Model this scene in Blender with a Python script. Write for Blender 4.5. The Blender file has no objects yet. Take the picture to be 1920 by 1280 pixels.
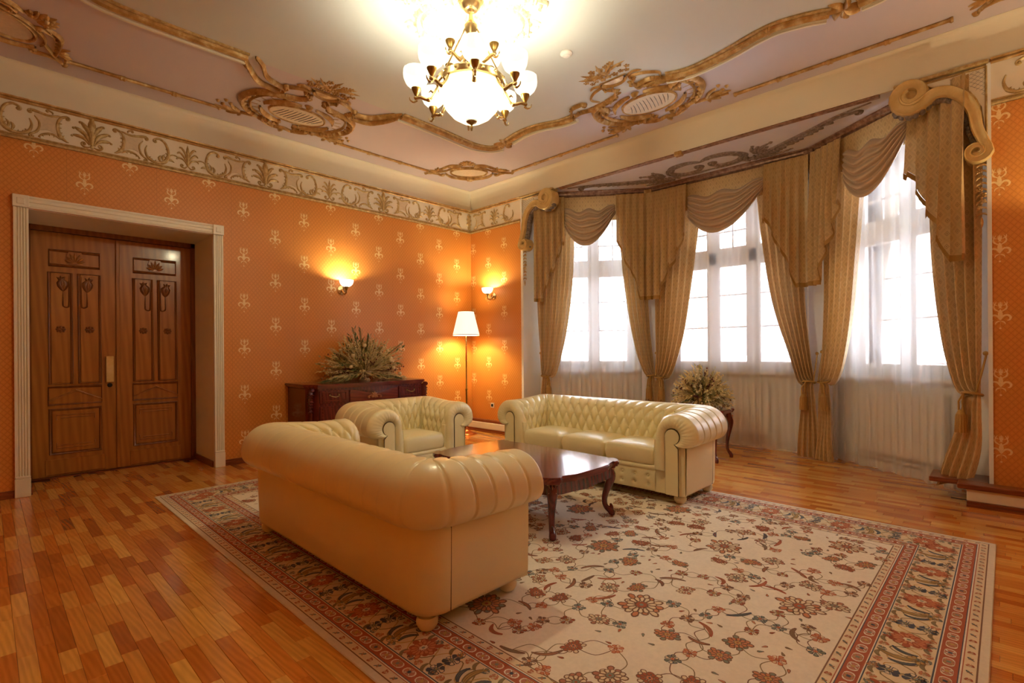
import bpy, math, random
import numpy as np
from mathutils import Vector, Matrix

PI = math.pi
random.seed(7)
SC = bpy.context.scene
COL = SC.collection

# ---------------------------------------------------------------- camera
cam_d = bpy.data.cameras.new('camera')
cam = bpy.data.objects.new('camera', cam_d)
COL.objects.link(cam)
CAM_H, CAM_YAW, CAM_ROLL = 1.35, -0.0165, -0.0076
_a = PI / 4 + CAM_YAW
_F = Vector((math.cos(_a), math.sin(_a), 0))
_R = Vector((math.sin(_a), -math.cos(_a), 0))
_U = Vector((0, 0, 1))
_c, _s = math.cos(CAM_ROLL), math.sin(CAM_ROLL)
_R, _U = _c * _R + _s * _U, _c * _U - _s * _R
_M = Matrix((_R, _U, -_F)).transposed().to_4x4()
_M.translation = (0, 0, CAM_H)
cam.matrix_world = _M
cam_d.sensor_width = 36.0
cam_d.lens = 958.04 / 1920 * 36.0
cam_d.shift_y = 16.84 / 1920
cam_d.clip_start = 0.02
SC.camera = cam

# ---------------------------------------------------------------- view, world, daylight
SC.view_settings.view_transform = 'Standard'
SC.view_settings.look = 'None'
SC.view_settings.exposure = 1.82
SC.view_settings.gamma = 1.0
SC.view_settings.use_curve_mapping = False
SC.cycles.max_bounces = 8; SC.cycles.diffuse_bounces = 4; SC.cycles.glossy_bounces = 3; SC.cycles.transmission_bounces = 3; SC.cycles.transparent_max_bounces = 10
SC.cycles.caustics_reflective = False; SC.cycles.caustics_refractive = False
W = bpy.data.worlds.new('sky')
SC.world = W
W.use_nodes = True
_bg = W.node_tree.nodes['Background']
_bg.inputs[0].default_value = (0.76, 0.87, 1.0, 1)
_bg.inputs[1].default_value = 11.0

LAMP_WARM = (1.0, 0.91, 0.58)
LAMP_SOFT = (1.0, 0.98, 0.78)

# room numbers (metres, camera stands at the origin)
YA, XB = 6.714, 5.927          # door wall plane, window wall plane
X0, Y0 = -0.75, -1.15          # the two walls behind the camera
ZC = 4.08                      # ceiling
FB, FT = 3.385, 3.78           # frieze bottom / top
BY0, BY1 = 0.09, 5.50          # bay opening along the window wall
ZS = 3.79                      # bay soffit
DOOR_Y = 7.45

def portal(x, y, z, nx, ny, w, h):
    l = bpy.data.lights.new('daylight_portal', 'AREA')
    l.shape = 'RECTANGLE'; l.size = w; l.size_y = h
    l.cycles.is_portal = True
    o = bpy.data.objects.new('daylight_portal', l); COL.objects.link(o)
    o.location = (x, y, z)
    o.rotation_euler = Vector((nx, ny, 0)).to_track_quat('-Z', 'Y').to_euler()

# ---------------------------------------------------------------- object helpers
def link(o, parent=None):
    COL.objects.link(o)
    if parent is not None: o.parent = parent
    return o

def thing(name, label, cat, loc=(0, 0, 0), rotz=0.0, group=None, kind=None):
    o = bpy.data.objects.new(name, None); COL.objects.link(o)
    o.empty_display_size = 0.1
    o.location = loc; o.rotation_euler = (0, 0, rotz)
    tag(o, label, cat, group, kind)
    return o

def tag(o, label=None, cat=None, group=None, kind=None):
    if label: o['label'] = label
    if cat: o['category'] = cat
    if group: o['group'] = group
    if kind: o['kind'] = kind
    return o

def copy_tree(o, parent=None):
    c = o.copy(); COL.objects.link(c)
    if parent is not None: c.parent = parent
    for ch in list(o.children):
        copy_tree(ch, c)
    return c

class MB:
    def __init__(s):
        s.v = []; s.f = []; s.m = []; s.n = 0; s.uv = []; s.has_uv = False
    def add(s, V, F, mi=0, uv=None):
        b = s.n
        s.v.extend([tuple(map(float, p)) for p in V]); s.n += len(V)
        for q in F:
            s.f.append(tuple(i + b for i in q)); s.m.append(mi)
        if uv is not None:
            s.has_uv = True
            s.uv.extend([tuple(map(float, p)) for p in uv])
        else:
            s.uv.extend([(0.0, 0.0)] * len(V))
        return s
    def box(s, x0, y0, z0, x1, y1, z1, mi=0):
        V = [(x0,y0,z0),(x1,y0,z0),(x1,y1,z0),(x0,y1,z0),(x0,y0,z1),(x1,y0,z1),(x1,y1,z1),(x0,y1,z1)]
        return s.add(V, [(0,3,2,1),(4,5,6,7),(0,1,5,4),(1,2,6,5),(2,3,7,6),(3,0,4,7)], mi)
    def bbox(s, x0, y0, z0, x1, y1, z1, r=0.004, mi=0):      # box with chamfered edges
        c = ((x0+x1)/2, (y0+y1)/2, (z0+z1)/2); h = ((x1-x0)/2, (y1-y0)/2, (z1-z0)/2)
        r = min(r, h[0]*.9, h[1]*.9, h[2]*.9)
        V = []; idx = {}
        for sx in (-1, 1):
            for sy in (-1, 1):
                for sz in (-1, 1):
                    for ax in range(3):
                        p = [c[i] + (sx, sy, sz)[i] * (h[i] - (0 if i == ax else r)) for i in range(3)]
                        idx[(sx, sy, sz, ax)] = len(V); V.append(p)
        F = []
        for ax in range(3):
            o1, o2 = (ax + 1) % 3, (ax + 2) % 3
            for sg in (-1, 1):
                q = []
                for a, b in ((-1,-1),(1,-1),(1,1),(-1,1)):
                    t = [0,0,0]; t[ax] = sg; t[o1] = a; t[o2] = b
                    q.append(idx[(t[0],t[1],t[2],ax)])
                F.append(tuple(q) if sg > 0 else tuple(reversed(q)))
            for a in (-1, 1):
                for b in (-1, 1):
                    t0=[0,0,0]; t1=[0,0,0]
                    t0[ax]=-1; t0[o1]=a; t0[o2]=b; t1[ax]=1; t1[o1]=a; t1[o2]=b
                    q = (idx[(*t0,o1)], idx[(*t1,o1)], idx[(*t1,o2)], idx[(*t0,o2)])
                    F.append(q if a*b < 0 else tuple(reversed(q)))
        for sx in (-1,1):
            for sy in (-1,1):
                for sz in (-1,1):
                    q = tuple(idx[(sx,sy,sz,a)] for a in range(3))
                    F.append(q if sx*sy*sz > 0 else tuple(reversed(q)))
        return s.add(V, F, mi)
    def prism(s, poly, fmap, h0, h1, mi=0):
        n = len(poly)
        V = [fmap(a, b, h0) for a, b in poly] + [fmap(a, b, h1) for a, b in poly]
        F = [tuple(range(n-1, -1, -1)), tuple(range(n, 2*n))]
        F += [(i, (i+1) % n, n + (i+1) % n, n + i) for i in range(n)]
        return s.add(V, F, mi)
    def tube(s, pts, rad, n=8, caps=True, mi=0, closed=False):
        P = [Vector(p) for p in pts]; m = len(P)
        if not hasattr(rad, '__len__'): rad = [rad] * m
        T = []
        for i in range(m):
            if closed: t = P[(i+1) % m] - P[i-1]
            else: t = P[min(i+1, m-1)] - P[max(i-1, 0)]
            T.append(t.normalized() if t.length > 1e-9 else Vector((0,0,1)))
        up = Vector((0,0,1)) if abs(T[0].z) < .9 else Vector((1,0,0))
        N = T[0].cross(up).normalized(); V = []
        for i in range(m):
            N = (N - T[i] * N.dot(T[i]))
            N = N.normalized() if N.length > 1e-6 else T[i].orthogonal().normalized()
            B = T[i].cross(N)
            for k in range(n):
                a = 2*PI*k/n
                V.append(P[i] + (N*math.cos(a) + B*math.sin(a)) * rad[i])
        F = []
        for i in range(m if closed else m-1):
            j = (i+1) % m
            for k in range(n):
                F.append((i*n+k, i*n+(k+1) % n, j*n+(k+1) % n, j*n+k))
        if caps and not closed:
            F.append(tuple(range(n-1, -1, -1))); F.append(tuple((m-1)*n + k for k in range(n)))
        return s.add(V, F, mi)
    def lathe(s, prof, n=24, c=(0, 0, 0), mi=0, cap=True, flute=0.0, nf=0):
        V = []; m = len(prof)
        for r, z in prof:
            for k in range(n):
                a = 2*PI*k/n
                rr = r * (1 + flute*math.cos(nf*a)) if nf else r
                V.append((c[0]+rr*math.cos(a), c[1]+rr*math.sin(a), c[2]+z))
        F = [(i*n+k, i*n+(k+1) % n, (i+1)*n+(k+1) % n, (i+1)*n+k) for i in range(m-1) for k in range(n)]
        if cap:
            if prof[0][0] > 1e-5: F.append(tuple(range(n-1, -1, -1)))
            if prof[-1][0] > 1e-5: F.append(tuple((m-1)*n + k for k in range(n)))
        return s.add(V, F, mi)
    def grid(s, P, mi=0, UV=None, flip=False):
        P = np.asarray(P, float); a, b = P.shape[:2]
        F = []
        for i in range(a-1):
            for j in range(b-1):
                q = (i*b+j, (i+1)*b+j, (i+1)*b+j+1, i*b+j+1)
                F.append(q[::-1] if flip else q)
        uv = None if UV is None else np.asarray(UV, float).reshape(-1, 2)
        return s.add(P.reshape(-1, 3), F, mi, uv)
    def sweep(s, prof, path, closed=False, mi=0, caps=True):
        """prof: list of (o,z) offsets; path: list of (x,y,nx,ny) with outward normal (mitred) -> z-up moulding"""
        V = []; n = len(prof)
        for x, y, nx, ny in path:
            for o, z in prof: V.append((x+nx*o, y+ny*o, z))
        m = len(path); F = []
        for i in range(m if closed else m-1):
            j = (i+1) % m
            for k in range(n-1):
                F.append((i*n+k, j*n+k, j*n+k+1, i*n+k+1))
        if caps and not closed:
            F.append(tuple(range(n))); F.append(tuple((m-1)*n+k for k in range(n-1, -1, -1)))
        return s.add(V, F, mi)
    def sph(s, c, r, nu=8, nv=6, mi=0, sc=(1,1,1)):
        V = [(c[0], c[1], c[2]-r*sc[2])]
        for j in range(1, nv):
            t = -PI/2 + PI*j/nv
            for i in range(nu):
                a = 2*PI*i/nu
                V.append((c[0]+r*sc[0]*math.cos(t)*math.cos(a), c[1]+r*sc[1]*math.cos(t)*math.sin(a), c[2]+r*sc[2]*math.sin(t)))
        V.append((c[0], c[1], c[2]+r*sc[2])); L = len(V)-1
        F = [(0, 1+(i+1) % nu, 1+i) for i in range(nu)]
        for j in range(nv-2):
            for i in range(nu):
                F.append((1+j*nu+i, 1+j*nu+(i+1) % nu, 1+(j+1)*nu+(i+1) % nu, 1+(j+1)*nu+i))
        F += [(1+(nv-2)*nu+i, 1+(nv-2)*nu+(i+1) % nu, L) for i in range(nu)]
        return s.add(V, F, mi)
    def mesh(s, name, mats, smooth=None):
        me = bpy.data.meshes.new(name)
        me.from_pydata(s.v, [], s.f)
        if not isinstance(mats, (list, tuple)): mats = [mats]
        for m in mats: me.materials.append(m)
        if len(mats) > 1: me.polygons.foreach_set('material_index', s.m)
        if s.has_uv:
            l = me.uv_layers.new(name='UVMap')
            vi = np.empty(len(me.loops), np.int32); me.loops.foreach_get('vertex_index', vi)
            l.data.foreach_set('uv', np.asarray(s.uv, np.float32)[vi].ravel())
        if smooth is not None:
            me.polygons.foreach_set('use_smooth', [True]*len(me.polygons))
            if smooth < 179: me.set_sharp_from_angle(angle=math.radians(smooth))
        me.update()
        return me
    def build(s, name, mats, parent=None, smooth=None, loc=None):
        o = bpy.data.objects.new(name, s.mesh(name, mats, smooth))
        if loc is not None: o.location = loc
        return link(o, parent)

def inst(name, me, parent=None, loc=(0,0,0), rot=(0,0,0), scale=(1,1,1)):
    o = bpy.data.objects.new(name, me); link(o, parent)
    o.location = loc; o.rotation_euler = rot; o.scale = scale
    return o

def struct(name, mb, mats, smooth=None, parent=None, label=None):
    o = mb.build(name, mats, parent, smooth)
    if parent is None: o['kind'] = 'structure'
    if label: o['label'] = label
    return o

def smooth_pts(P, n=6, closed=False):
    P = [np.asarray(p, float) for p in P]; m = len(P); out = []
    R = range(m) if closed else range(m-1)
    for i in R:
        if closed: p0, p1, p2, p3 = P[i-1], P[i], P[(i+1) % m], P[(i+2) % m]
        else: p0, p1, p2, p3 = P[max(i-1, 0)], P[i], P[i+1], P[min(i+2, m-1)]
        for k in range(n):
            t = k/n
            out.append(.5*((2*p1)+(-p0+p2)*t+(2*p0-5*p1+4*p2-p3)*t*t+(-p0+3*p1-3*p2+p3)*t**3))
    if not closed: out.append(P[-1])
    return out

def bez(p0, p1, p2, p3, n):
    t = np.linspace(0, 1, n)[:, None]
    p0, p1, p2, p3 = map(lambda q: np.asarray(q, float), (p0, p1, p2, p3))
    return (1-t)**3*p0 + 3*(1-t)**2*t*p1 + 3*(1-t)*t*t*p2 + t**3*p3

# ---------------------------------------------------------------- materials
def srgb(r, g, b):
    f = lambda c: (c/255/12.92) if c/255 <= .04045 else ((c/255+.055)/1.055)**2.4
    return (f(r), f(g), f(b), 1)

class NT:
    def __init__(s, name):
        s.m = bpy.data.materials.new(name); s.m.use_nodes = True
        s.t = s.m.node_tree; s.n = s.t.nodes
        s.bs = s.n['Principled BSDF']; s.out = s.n['Material Output']
    def new(s, typ, **kw):
        o = s.n.new(typ)
        for k, v in kw.items(): setattr(o, k, v)
        return o
    def lk(s, a, b): s.t.links.new(a, b)
    def val(s, sock, v):
        if hasattr(v, 'bl_idname') or isinstance(v, bpy.types.NodeSocket): s.lk(v, sock)
        else: sock.default_value = v
    def math(s, op, a, b=0.0, c=0.0, clamp=False):
        o = s.new('ShaderNodeMath', operation=op, use_clamp=clamp)
        for i, v in enumerate((a, b, c)):
            s.val(o.inputs[i], v)
        return o.outputs[0]
    def mix(s, f, a, b, mode='MIX'):
        o = s.new('ShaderNodeMix', data_type='RGBA', blend_type=mode)
        s.val(o.inputs[0], f); s.val(o.inputs[6], a); s.val(o.inputs[7], b)
        return o.outputs[2]
    def noise(s, vec, scale, detail=3, rough=.5):
        o = s.new('ShaderNodeTexNoise'); o.inputs['Scale'].default_value = scale
        o.inputs['Detail'].default_value = detail; o.inputs['Roughness'].default_value = rough
        if vec is not None: s.lk(vec, o.inputs['Vector'])
        return o.outputs['Fac']
    def coord(s, which='Object'):
        return s.new('ShaderNodeTexCoord').outputs[which]
    def mapping(s, vec, scale=(1,1,1), loc=(0,0,0), rot=(0,0,0)):
        o = s.new('ShaderNodeMapping'); s.lk(vec, o.inputs[0])
        o.inputs['Scale'].default_value = scale; o.inputs['Location'].default_value = loc; o.inputs['Rotation'].default_value = rot
        return o.outputs[0]
    def ramp(s, f, stops):
        o = s.new('ShaderNodeValToRGB'); s.lk(f, o.inputs[0]); e = o.color_ramp.elements
        e[0].position, e[0].color = stops[0]; e[1].position, e[1].color = stops[-1]
        for p, c in stops[1:-1]:
            q = e.new(p); q.color = c
        return o.outputs[0]
    def bump(s, h, strength=.3, dist=.01):
        o = s.new('ShaderNodeBump'); s.lk(h, o.inputs['Height'])
        o.inputs['Strength'].default_value = strength; o.inputs['Distance'].default_value = dist
        s.lk(o.outputs[0], s.bs.inputs['Normal'])
    def set(s, **kw):
        for k, v in kw.items():
            s.val(s.bs.inputs[k.replace('_', ' ')], v)
        return s

def simple(name, col, rough=.5, metal=0.0, var=.12, scale=14, coat=0.0, bump=0.0, bscale=200, spec=.5):
    t = NT(name); v = t.coord('Object')
    f = t.noise(v, scale, 3)
    dark = tuple(c*(1-var) for c in col[:3]) + (1,); lite = tuple(min(1, c*(1+var)) for c in col[:3]) + (1,)
    t.set(Base_Color=t.mix(f, dark, lite), Roughness=rough, Metallic=metal)
    t.bs.inputs['Specular IOR Level'].default_value = spec
    if coat: t.set(Coat_Weight=coat, Coat_Roughness=.12)
    if bump: t.bump(t.noise(v, bscale, 2), bump, .002)
    return t.m

def emis(name, col, strength, base=(1,1,1,1)):
    t = NT(name)
    t.set(Base_Color=base, Roughness=.35, Emission_Color=col, Emission_Strength=strength)
    return t.m

def wood(name, dark, mid, lite, grain=(40, 3, 40), rough=.3, coat=.3, rnd='none', bump=.06):
    """grain: mapping scale of the noise, the small number lies along the grain"""
    t = NT(name); v = t.coord('Object')
    if rnd == 'object':
        oi = t.new('ShaderNodeObjectInfo')
        add = t.new('ShaderNodeVectorMath', operation='ADD'); cmb = t.new('ShaderNodeCombineXYZ')
        r = t.math('MULTIPLY', oi.outputs['Random'], 37.0)
        for i in range(3): t.lk(r, cmb.inputs[i])
        t.lk(v, add.inputs[0]); t.lk(cmb.outputs[0], add.inputs[1]); v = add.outputs[0]
        tone = t.new('ShaderNodeSeparateColor'); t.lk(oi.outputs['Color'], tone.inputs[0]); tone = tone.outputs[0]
    elif rnd == 'attr':
        at = t.new('ShaderNodeAttribute'); at.attribute_name = 'tone'; tone = at.outputs['Fac']
    mv = t.mapping(v, grain)
    n1 = t.noise(mv, 1.0, 5, .6)
    wv = t.new('ShaderNodeTexWave', wave_type='BANDS', bands_direction='DIAGONAL')
    t.lk(t.mapping(v, tuple(g*.35 for g in grain)), wv.inputs['Vector'])
    wv.inputs['Scale'].default_value = 1.2; wv.inputs['Distortion'].default_value = 6; wv.inputs['Detail'].default_value = 2
    f = t.math('ADD', t.math('MULTIPLY', n1, .65), t.math('MULTIPLY', wv.outputs['Fac'], .35))
    if rnd == 'none':
        c = t.ramp(f, [(.0, dark), (.5, mid), (1.0, lite)])
    else:
        base = t.ramp(tone, [(0, dark), (.5, mid), (1, lite)])
        g = t.ramp(f, [(.25, (.84,.82,.78,1)), (.8, (1.1,1.1,1.08,1))])
        c = t.mix(1.0, base, g, 'MULTIPLY')
    t.set(Base_Color=c, Roughness=rough, Coat_Weight=coat, Coat_Roughness=.1)
    if bump: t.bump(n1, bump, .002)
    return t.m

M = {}
# wallpaper: quilted diamonds on orange, all in the wall's own plane coordinates
def wallpaper():
    t = NT('wallpaper'); v = t.coord('Object')
    sep = t.new('ShaderNodeSeparateXYZ'); t.lk(v, sep.inputs[0])
    u = t.math('ADD', sep.outputs[0], sep.outputs[1]); z = sep.outputs[2]
    k = 1/.047
    a = t.math('MULTIPLY', t.math('ADD', u, t.math('MULTIPLY', z, .82)), k)
    b = t.math('MULTIPLY', t.math('SUBTRACT', u, t.math('MULTIPLY', z, .82)), k)
    da = t.math('ABSOLUTE', t.math('SUBTRACT', t.math('FRACT', a), .5))
    db = t.math('ABSOLUTE', t.math('SUBTRACT', t.math('FRACT', b), .5))
    d = t.math('MAXIMUM', da, db)
    line = t.math('SMOOTH_MIN', t.math('MULTIPLY', t.math('SUBTRACT', d, .36), 7.5, clamp=True), 1.0, .1)
    dot = t.math('LESS_THAN', t.math('ADD', da, db), .16)
    seam = t.math('LESS_THAN', t.math('FRACT', t.math('MULTIPLY', t.math('ADD', u, .22), 1/.7514)), .003)
    n = t.noise(v, 1.3, 2)
    base = t.mix(n, srgb(212, 134, 54), srgb(220, 144, 64))
    c = t.mix(t.math('MULTIPLY', line, .55), base, srgb(186, 104, 40))
    c = t.mix(t.math('MULTIPLY', dot, .30), c, srgb(238, 160, 92))
    c = t.mix(t.math('MULTIPLY', seam, .5), c, srgb(150, 80, 30))
    t.set(Base_Color=c, Roughness=.42)
    t.bs.inputs['Specular IOR Level'].default_value = .45
    t.bump(t.math('SUBTRACT', 1.0, line), .25, .002)
    return t.m
M['paper'] = wallpaper()
M['motif'] = simple('wallpaper_print', srgb(240, 204, 142), .4, .05, .15, 60)
M['plaster'] = simple('cream_plaster', srgb(226, 213, 188), .65, 0, .03, 3)
M['ceil_in'] = simple('ceiling_centre', srgb(200, 196, 186), .7, 0, .03, 2)
M['ceil_out'] = simple('ceiling_mauve', srgb(204, 188, 188), .7, 0, .03, 2)
M['white'] = simple('white_paint', srgb(240, 230, 208), .38, 0, .03, 6, spec=.5)
M['whitewall'] = simple('white_wall', srgb(240, 237, 231), .6, 0, .03, 4)
M['frieze'] = simple('frieze_ground', srgb(236, 222, 198), .5, 0, .03, 5)
M['bluewhite'] = simple('pale_blue_plaster', srgb(236, 236, 246), .6, 0, .04, 5)

def gilt(name, c1, c2, c3, metal=.55, rough=.38, scale=24):
    t = NT(name); v = t.coord('Object')
    f = t.noise(v, scale, 4, .6)
    c = t.ramp(f, [(.25, c1), (.52, c2), (.8, c3)])
    t.set(Base_Color=c, Roughness=rough, Metallic=metal)
    t.bump(t.noise(v, scale*3, 2), .25, .003)
    return t.m
M['gilt'] = gilt('antique_gilt', srgb(140, 96, 44), srgb(186, 142, 78), srgb(232, 208, 160), .25, .42, 12)
M['giltpale'] = gilt('frieze_gilt', srgb(154, 120, 64), srgb(192, 158, 100), srgb(224, 202, 156), .25, .45)
M['giltsolid'] = gilt('yellow_gilt', srgb(194, 156, 92), srgb(212, 178, 114), srgb(226, 196, 138), .2, .42, 8)
M['creamgold'] = gilt('cream_gilt', srgb(176, 152, 112), srgb(222, 206, 172), srgb(240, 230, 208), .1, .5, 30)
M['silver'] = gilt('grey_gilt', srgb(112, 100, 92), srgb(150, 136, 124), srgb(200, 190, 182), .3, .5, 30)
M['bronze'] = gilt('brown_gilt', srgb(104, 70, 52), srgb(152, 116, 92), srgb(196, 164, 136), .35, .42, 20)
M['shade_gray'] = simple('cartouche_ground', srgb(216, 194, 162), .6, .0, .18, 40)

M['plank'] = wood('parquet_piece', srgb(146, 68, 22), srgb(216, 128, 46), srgb(250, 192, 96), (60, 5, 60), .18, .5, 'object')
M['plank_far'] = wood('parquet_rest', srgb(146, 68, 22), srgb(216, 128, 46), srgb(250, 192, 96), (60, 5, 60), .18, .5, 'attr')
M['subfloor'] = simple('parquet_joint', srgb(96, 44, 16), .5, 0, .1, 20)
M['doorwood'] = wood('carved_door_wood', srgb(140, 82, 28), srgb(168, 104, 40), srgb(188, 124, 56), (22, 22, 1.6), .3, .2)
M['doordark'] = wood('door_moulding_wood', srgb(104, 54, 16), srgb(132, 74, 26), srgb(156, 94, 38), (22, 22, 2), .3, .2)
M['mahog'] = wood('mahogany', srgb(66, 18, 14), srgb(112, 36, 26), srgb(146, 58, 40), (4, 34, 34), .18, .5)
M['mahogd'] = wood('dark_mahogany', srgb(58, 14, 12), srgb(96, 28, 22), srgb(126, 44, 34), (30, 30, 4), .2, .5)
M['skirt'] = wood('skirting_wood', srgb(92, 36, 14), srgb(128, 60, 26), srgb(150, 80, 40), (4, 4, 40), .3, .3)
M['brass'] = simple('antique_brass', srgb(190, 162, 112), .25, .95, .2, 30)
M['brassd'] = simple('dark_brass', srgb(150, 118, 62), .3, .95, .25, 30)
M['copper'] = simple('copper', srgb(196, 120, 66), .25, .9, .1, 30)
M['carve'] = simple('gilded_carving', srgb(186, 120, 78), .4, .3, .25, 60)

def leather():
    t = NT('cream_leather'); v = t.coord('Object')
    n = t.noise(v, 3, 3)
    c = t.mix(n, srgb(236, 220, 168), srgb(244, 231, 184))
    vo = t.new('ShaderNodeTexVoronoi'); t.lk(v, vo.inputs['Vector']); vo.inputs['Scale'].default_value = 260
    t.set(Base_Color=c, Roughness=t.math('ADD', .3, t.math('MULTIPLY', n, .14)), Coat_Weight=.3, Coat_Roughness=.2)
    t.bump(vo.outputs['Distance'], .12, .001)
    return t.m
M['leather'] = leather()
M['nail'] = simple('brown_piping', srgb(86, 64, 34), .5, .2, .2, 80)

def brocade(name, a, b, cdot, scale=1.0, rough=.55, sheen=.3):
    """UV in metres: diamond medallions in half-drop repeat"""
    t = NT(name); uv = t.coord('UV')
    sep = t.new('ShaderNodeSeparateXYZ'); t.lk(uv, sep.inputs[0])
    P, Q = .085*scale, .115*scale
    def lattice(off):
        x = t.math('SUBTRACT', t.math('FRACT', t.math('ADD', t.math('MULTIPLY', sep.outputs[0], 1/P), off)), .5)
        y = t.math('SUBTRACT', t.math('FRACT', t.math('ADD', t.math('MULTIPLY', sep.outputs[1], 1/Q), off)), .5)
        return t.math('ADD', t.math('MULTIPLY', t.math('ABSOLUTE', x), 1.15), t.math('ABSOLUTE', y))
    d = t.math('MINIMUM', lattice(0.0), lattice(.5))
    ring = t.math('LESS_THAN', t.math('ABSOLUTE', t.math('SUBTRACT', d, .17)), .028)
    core = t.math('LESS_THAN', d, .07)
    net = t.math('GREATER_THAN', d, .44)
    n = t.noise(uv, 9, 3)
    base = t.mix(n, a, b)
    c = t.mix(t.math('MULTIPLY', t.math('MAXIMUM', ring, core), .55), base, cdot)
    c = t.mix(t.math('MULTIPLY', net, .12), c, cdot)
    t.set(Base_Color=c, Roughness=rough, Sheen_Weight=sheen, Sheen_Roughness=.4)
    w = t.new('ShaderNodeTexWave'); t.lk(uv, w.inputs[0]); w.inputs['Scale'].default_value = 160
    t.bump(w.outputs['Fac'], .08, .001)
    tl = t.new('ShaderNodeBsdfTranslucent'); t.val(tl.inputs[0], c); mx = t.new('ShaderNodeMixShader'); mx.inputs[0].default_value = .16
    t.lk(t.bs.outputs[0], mx.inputs[1]); t.lk(tl.outputs[0], mx.inputs[2]); t.lk(mx.outputs[0], t.out.inputs[0])
    return t.m
M['brocade'] = brocade('gold_brocade', srgb(206, 170, 112), srgb(220, 188, 134), srgb(130, 88, 48))
M['drape'] = brocade('drape_brocade', srgb(208, 172, 116), srgb(222, 190, 138), srgb(132, 90, 50), 1.0, .5, .35)
M['swag'] = simple('champagne_satin', srgb(200, 174, 146), .3, 0, .06, 6, spec=.5)
M['fringe'] = simple('gold_fringe', srgb(170, 128, 60), .6, 0, .3, 300)
M['cord'] = simple('gold_cord', srgb(178, 140, 66), .5, .1, .25, 200)

def sheer():
    t = NT('white_voile'); t.n.remove(t.bs)
    tr = t.new('ShaderNodeBsdfTransparent'); tl = t.new('ShaderNodeBsdfTranslucent'); df = t.new('ShaderNodeBsdfDiffuse')
    tl.inputs[0].default_value = (.95, .94, .96, 1); df.inputs[0].default_value = (.95, .94, .95, 1)
    m1 = t.new('ShaderNodeMixShader'); m1.inputs[0].default_value = .5
    t.lk(tl.outputs[0], m1.inputs[1]); t.lk(df.outputs[0], m1.inputs[2])
    m2 = t.new('ShaderNodeMixShader'); m2.inputs[0].default_value = .34
    t.lk(tr.outputs[0], m2.inputs[1]); t.lk(m1.outputs[0], m2.inputs[2])
    t.lk(m2.outputs[0], t.out.inputs[0])
    return t.m
M['sheer'] = sheer()

def pane():
    t = NT('window_glass'); t.n.remove(t.bs)
    tr = t.new('ShaderNodeBsdfTransparent'); gl = t.new('ShaderNodeBsdfGlossy'); gl.inputs['Roughness'].default_value = .02
    fr = t.new('ShaderNodeFresnel'); fr.inputs[0].default_value = 1.45
    m = t.new('ShaderNodeMixShader'); t.lk(fr.outputs[0], m.inputs[0]); t.lk(tr.outputs[0], m.inputs[1]); t.lk(gl.outputs[0], m.inputs[2])
    t.lk(m.outputs[0], t.out.inputs[0])
    return t.m
M['glass'] = pane()
def frosted(name, col, strength, see):
    t = NT(name); t.set(Base_Color=(.07, .07, .06, 1), Roughness=.4, Emission_Color=col, Emission_Strength=strength)
    tr = t.new('ShaderNodeBsdfTransparent'); tr.inputs[0].default_value = (1, .96, .86, 1)
    m = t.new('ShaderNodeMixShader'); m.inputs[0].default_value = see
    t.lk(t.bs.outputs[0], m.inputs[1]); t.lk(tr.outputs[0], m.inputs[2]); t.lk(m.outputs[0], t.out.inputs[0])
    return t.m
M['opal'] = frosted('lit_opal_glass', (1.0, .95, .74, 1), .40, .34)
M['bowl'] = frosted('lit_opal_bowl', (1.0, .93, .66, 1), .40, .34)
M['lampshade'] = emis('lit_pleated_shade', (1.0, .90, .64, 1), .33, (.9, .82, .65, 1))
M['sconceglass'] = emis('lit_sconce_glass', (1.0, .92, .72, 1), .7)
M['facade'] = simple('street_facade', srgb(128, 112, 106), .8, 0, .04, 1)
M['facadew'] = simple('facade_trim', srgb(196, 188, 184), .7, 0, .03, 1)
M['facadeg'] = simple('facade_glass', srgb(70, 72, 80), .2, 0, .1, 1)
M['radiator'] = simple('white_enamel', srgb(232, 226, 216), .35, 0, .02, 4)
M['plastic'] = simple('white_plastic', srgb(238, 228, 214), .4, 0, .02, 4)
M['dark'] = simple('black_metal', srgb(40, 34, 30), .4, .5, .1, 20)

# ---------------------------------------------------------------- relief ornament (strokes raised from a plane)
def fm_wall_a(y):   return lambda a, b, h: (a, y - h, b)                 # door wall, a = x, b = z
def fm_wall_b(x):   return lambda a, b, h: (x - h, a, b)                 # window wall, a = y, b = z
def fm_ceil(z):     return lambda a, b, h: (a, b, z - h)
def fm_flat():      return lambda a, b, h: (a, b, h)
def fm_at(o, ea, eb, en):
    o, ea, eb, en = map(lambda q: np.asarray(q, float), (o, ea, eb, en))
    return lambda a, b, h: tuple(o + ea*a + eb*b + en*h)

def spiral(c, r0, r1, a0, turns, n=18):
    out = []
    for i in range(n+1):
        t = i/n; r = r0 + (r1-r0)*t; a = a0 + turns*2*PI*t
        out.append((c[0]+r*math.cos(a), c[1]+r*math.sin(a)))
    return out

def arc(c, r, a0, a1, n=12, ry=None):
    ry = r if ry is None else ry
    return [(c[0]+r*math.cos(a0+(a1-a0)*i/n), c[1]+ry*math.sin(a0+(a1-a0)*i/n)) for i in range(n+1)]

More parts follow.
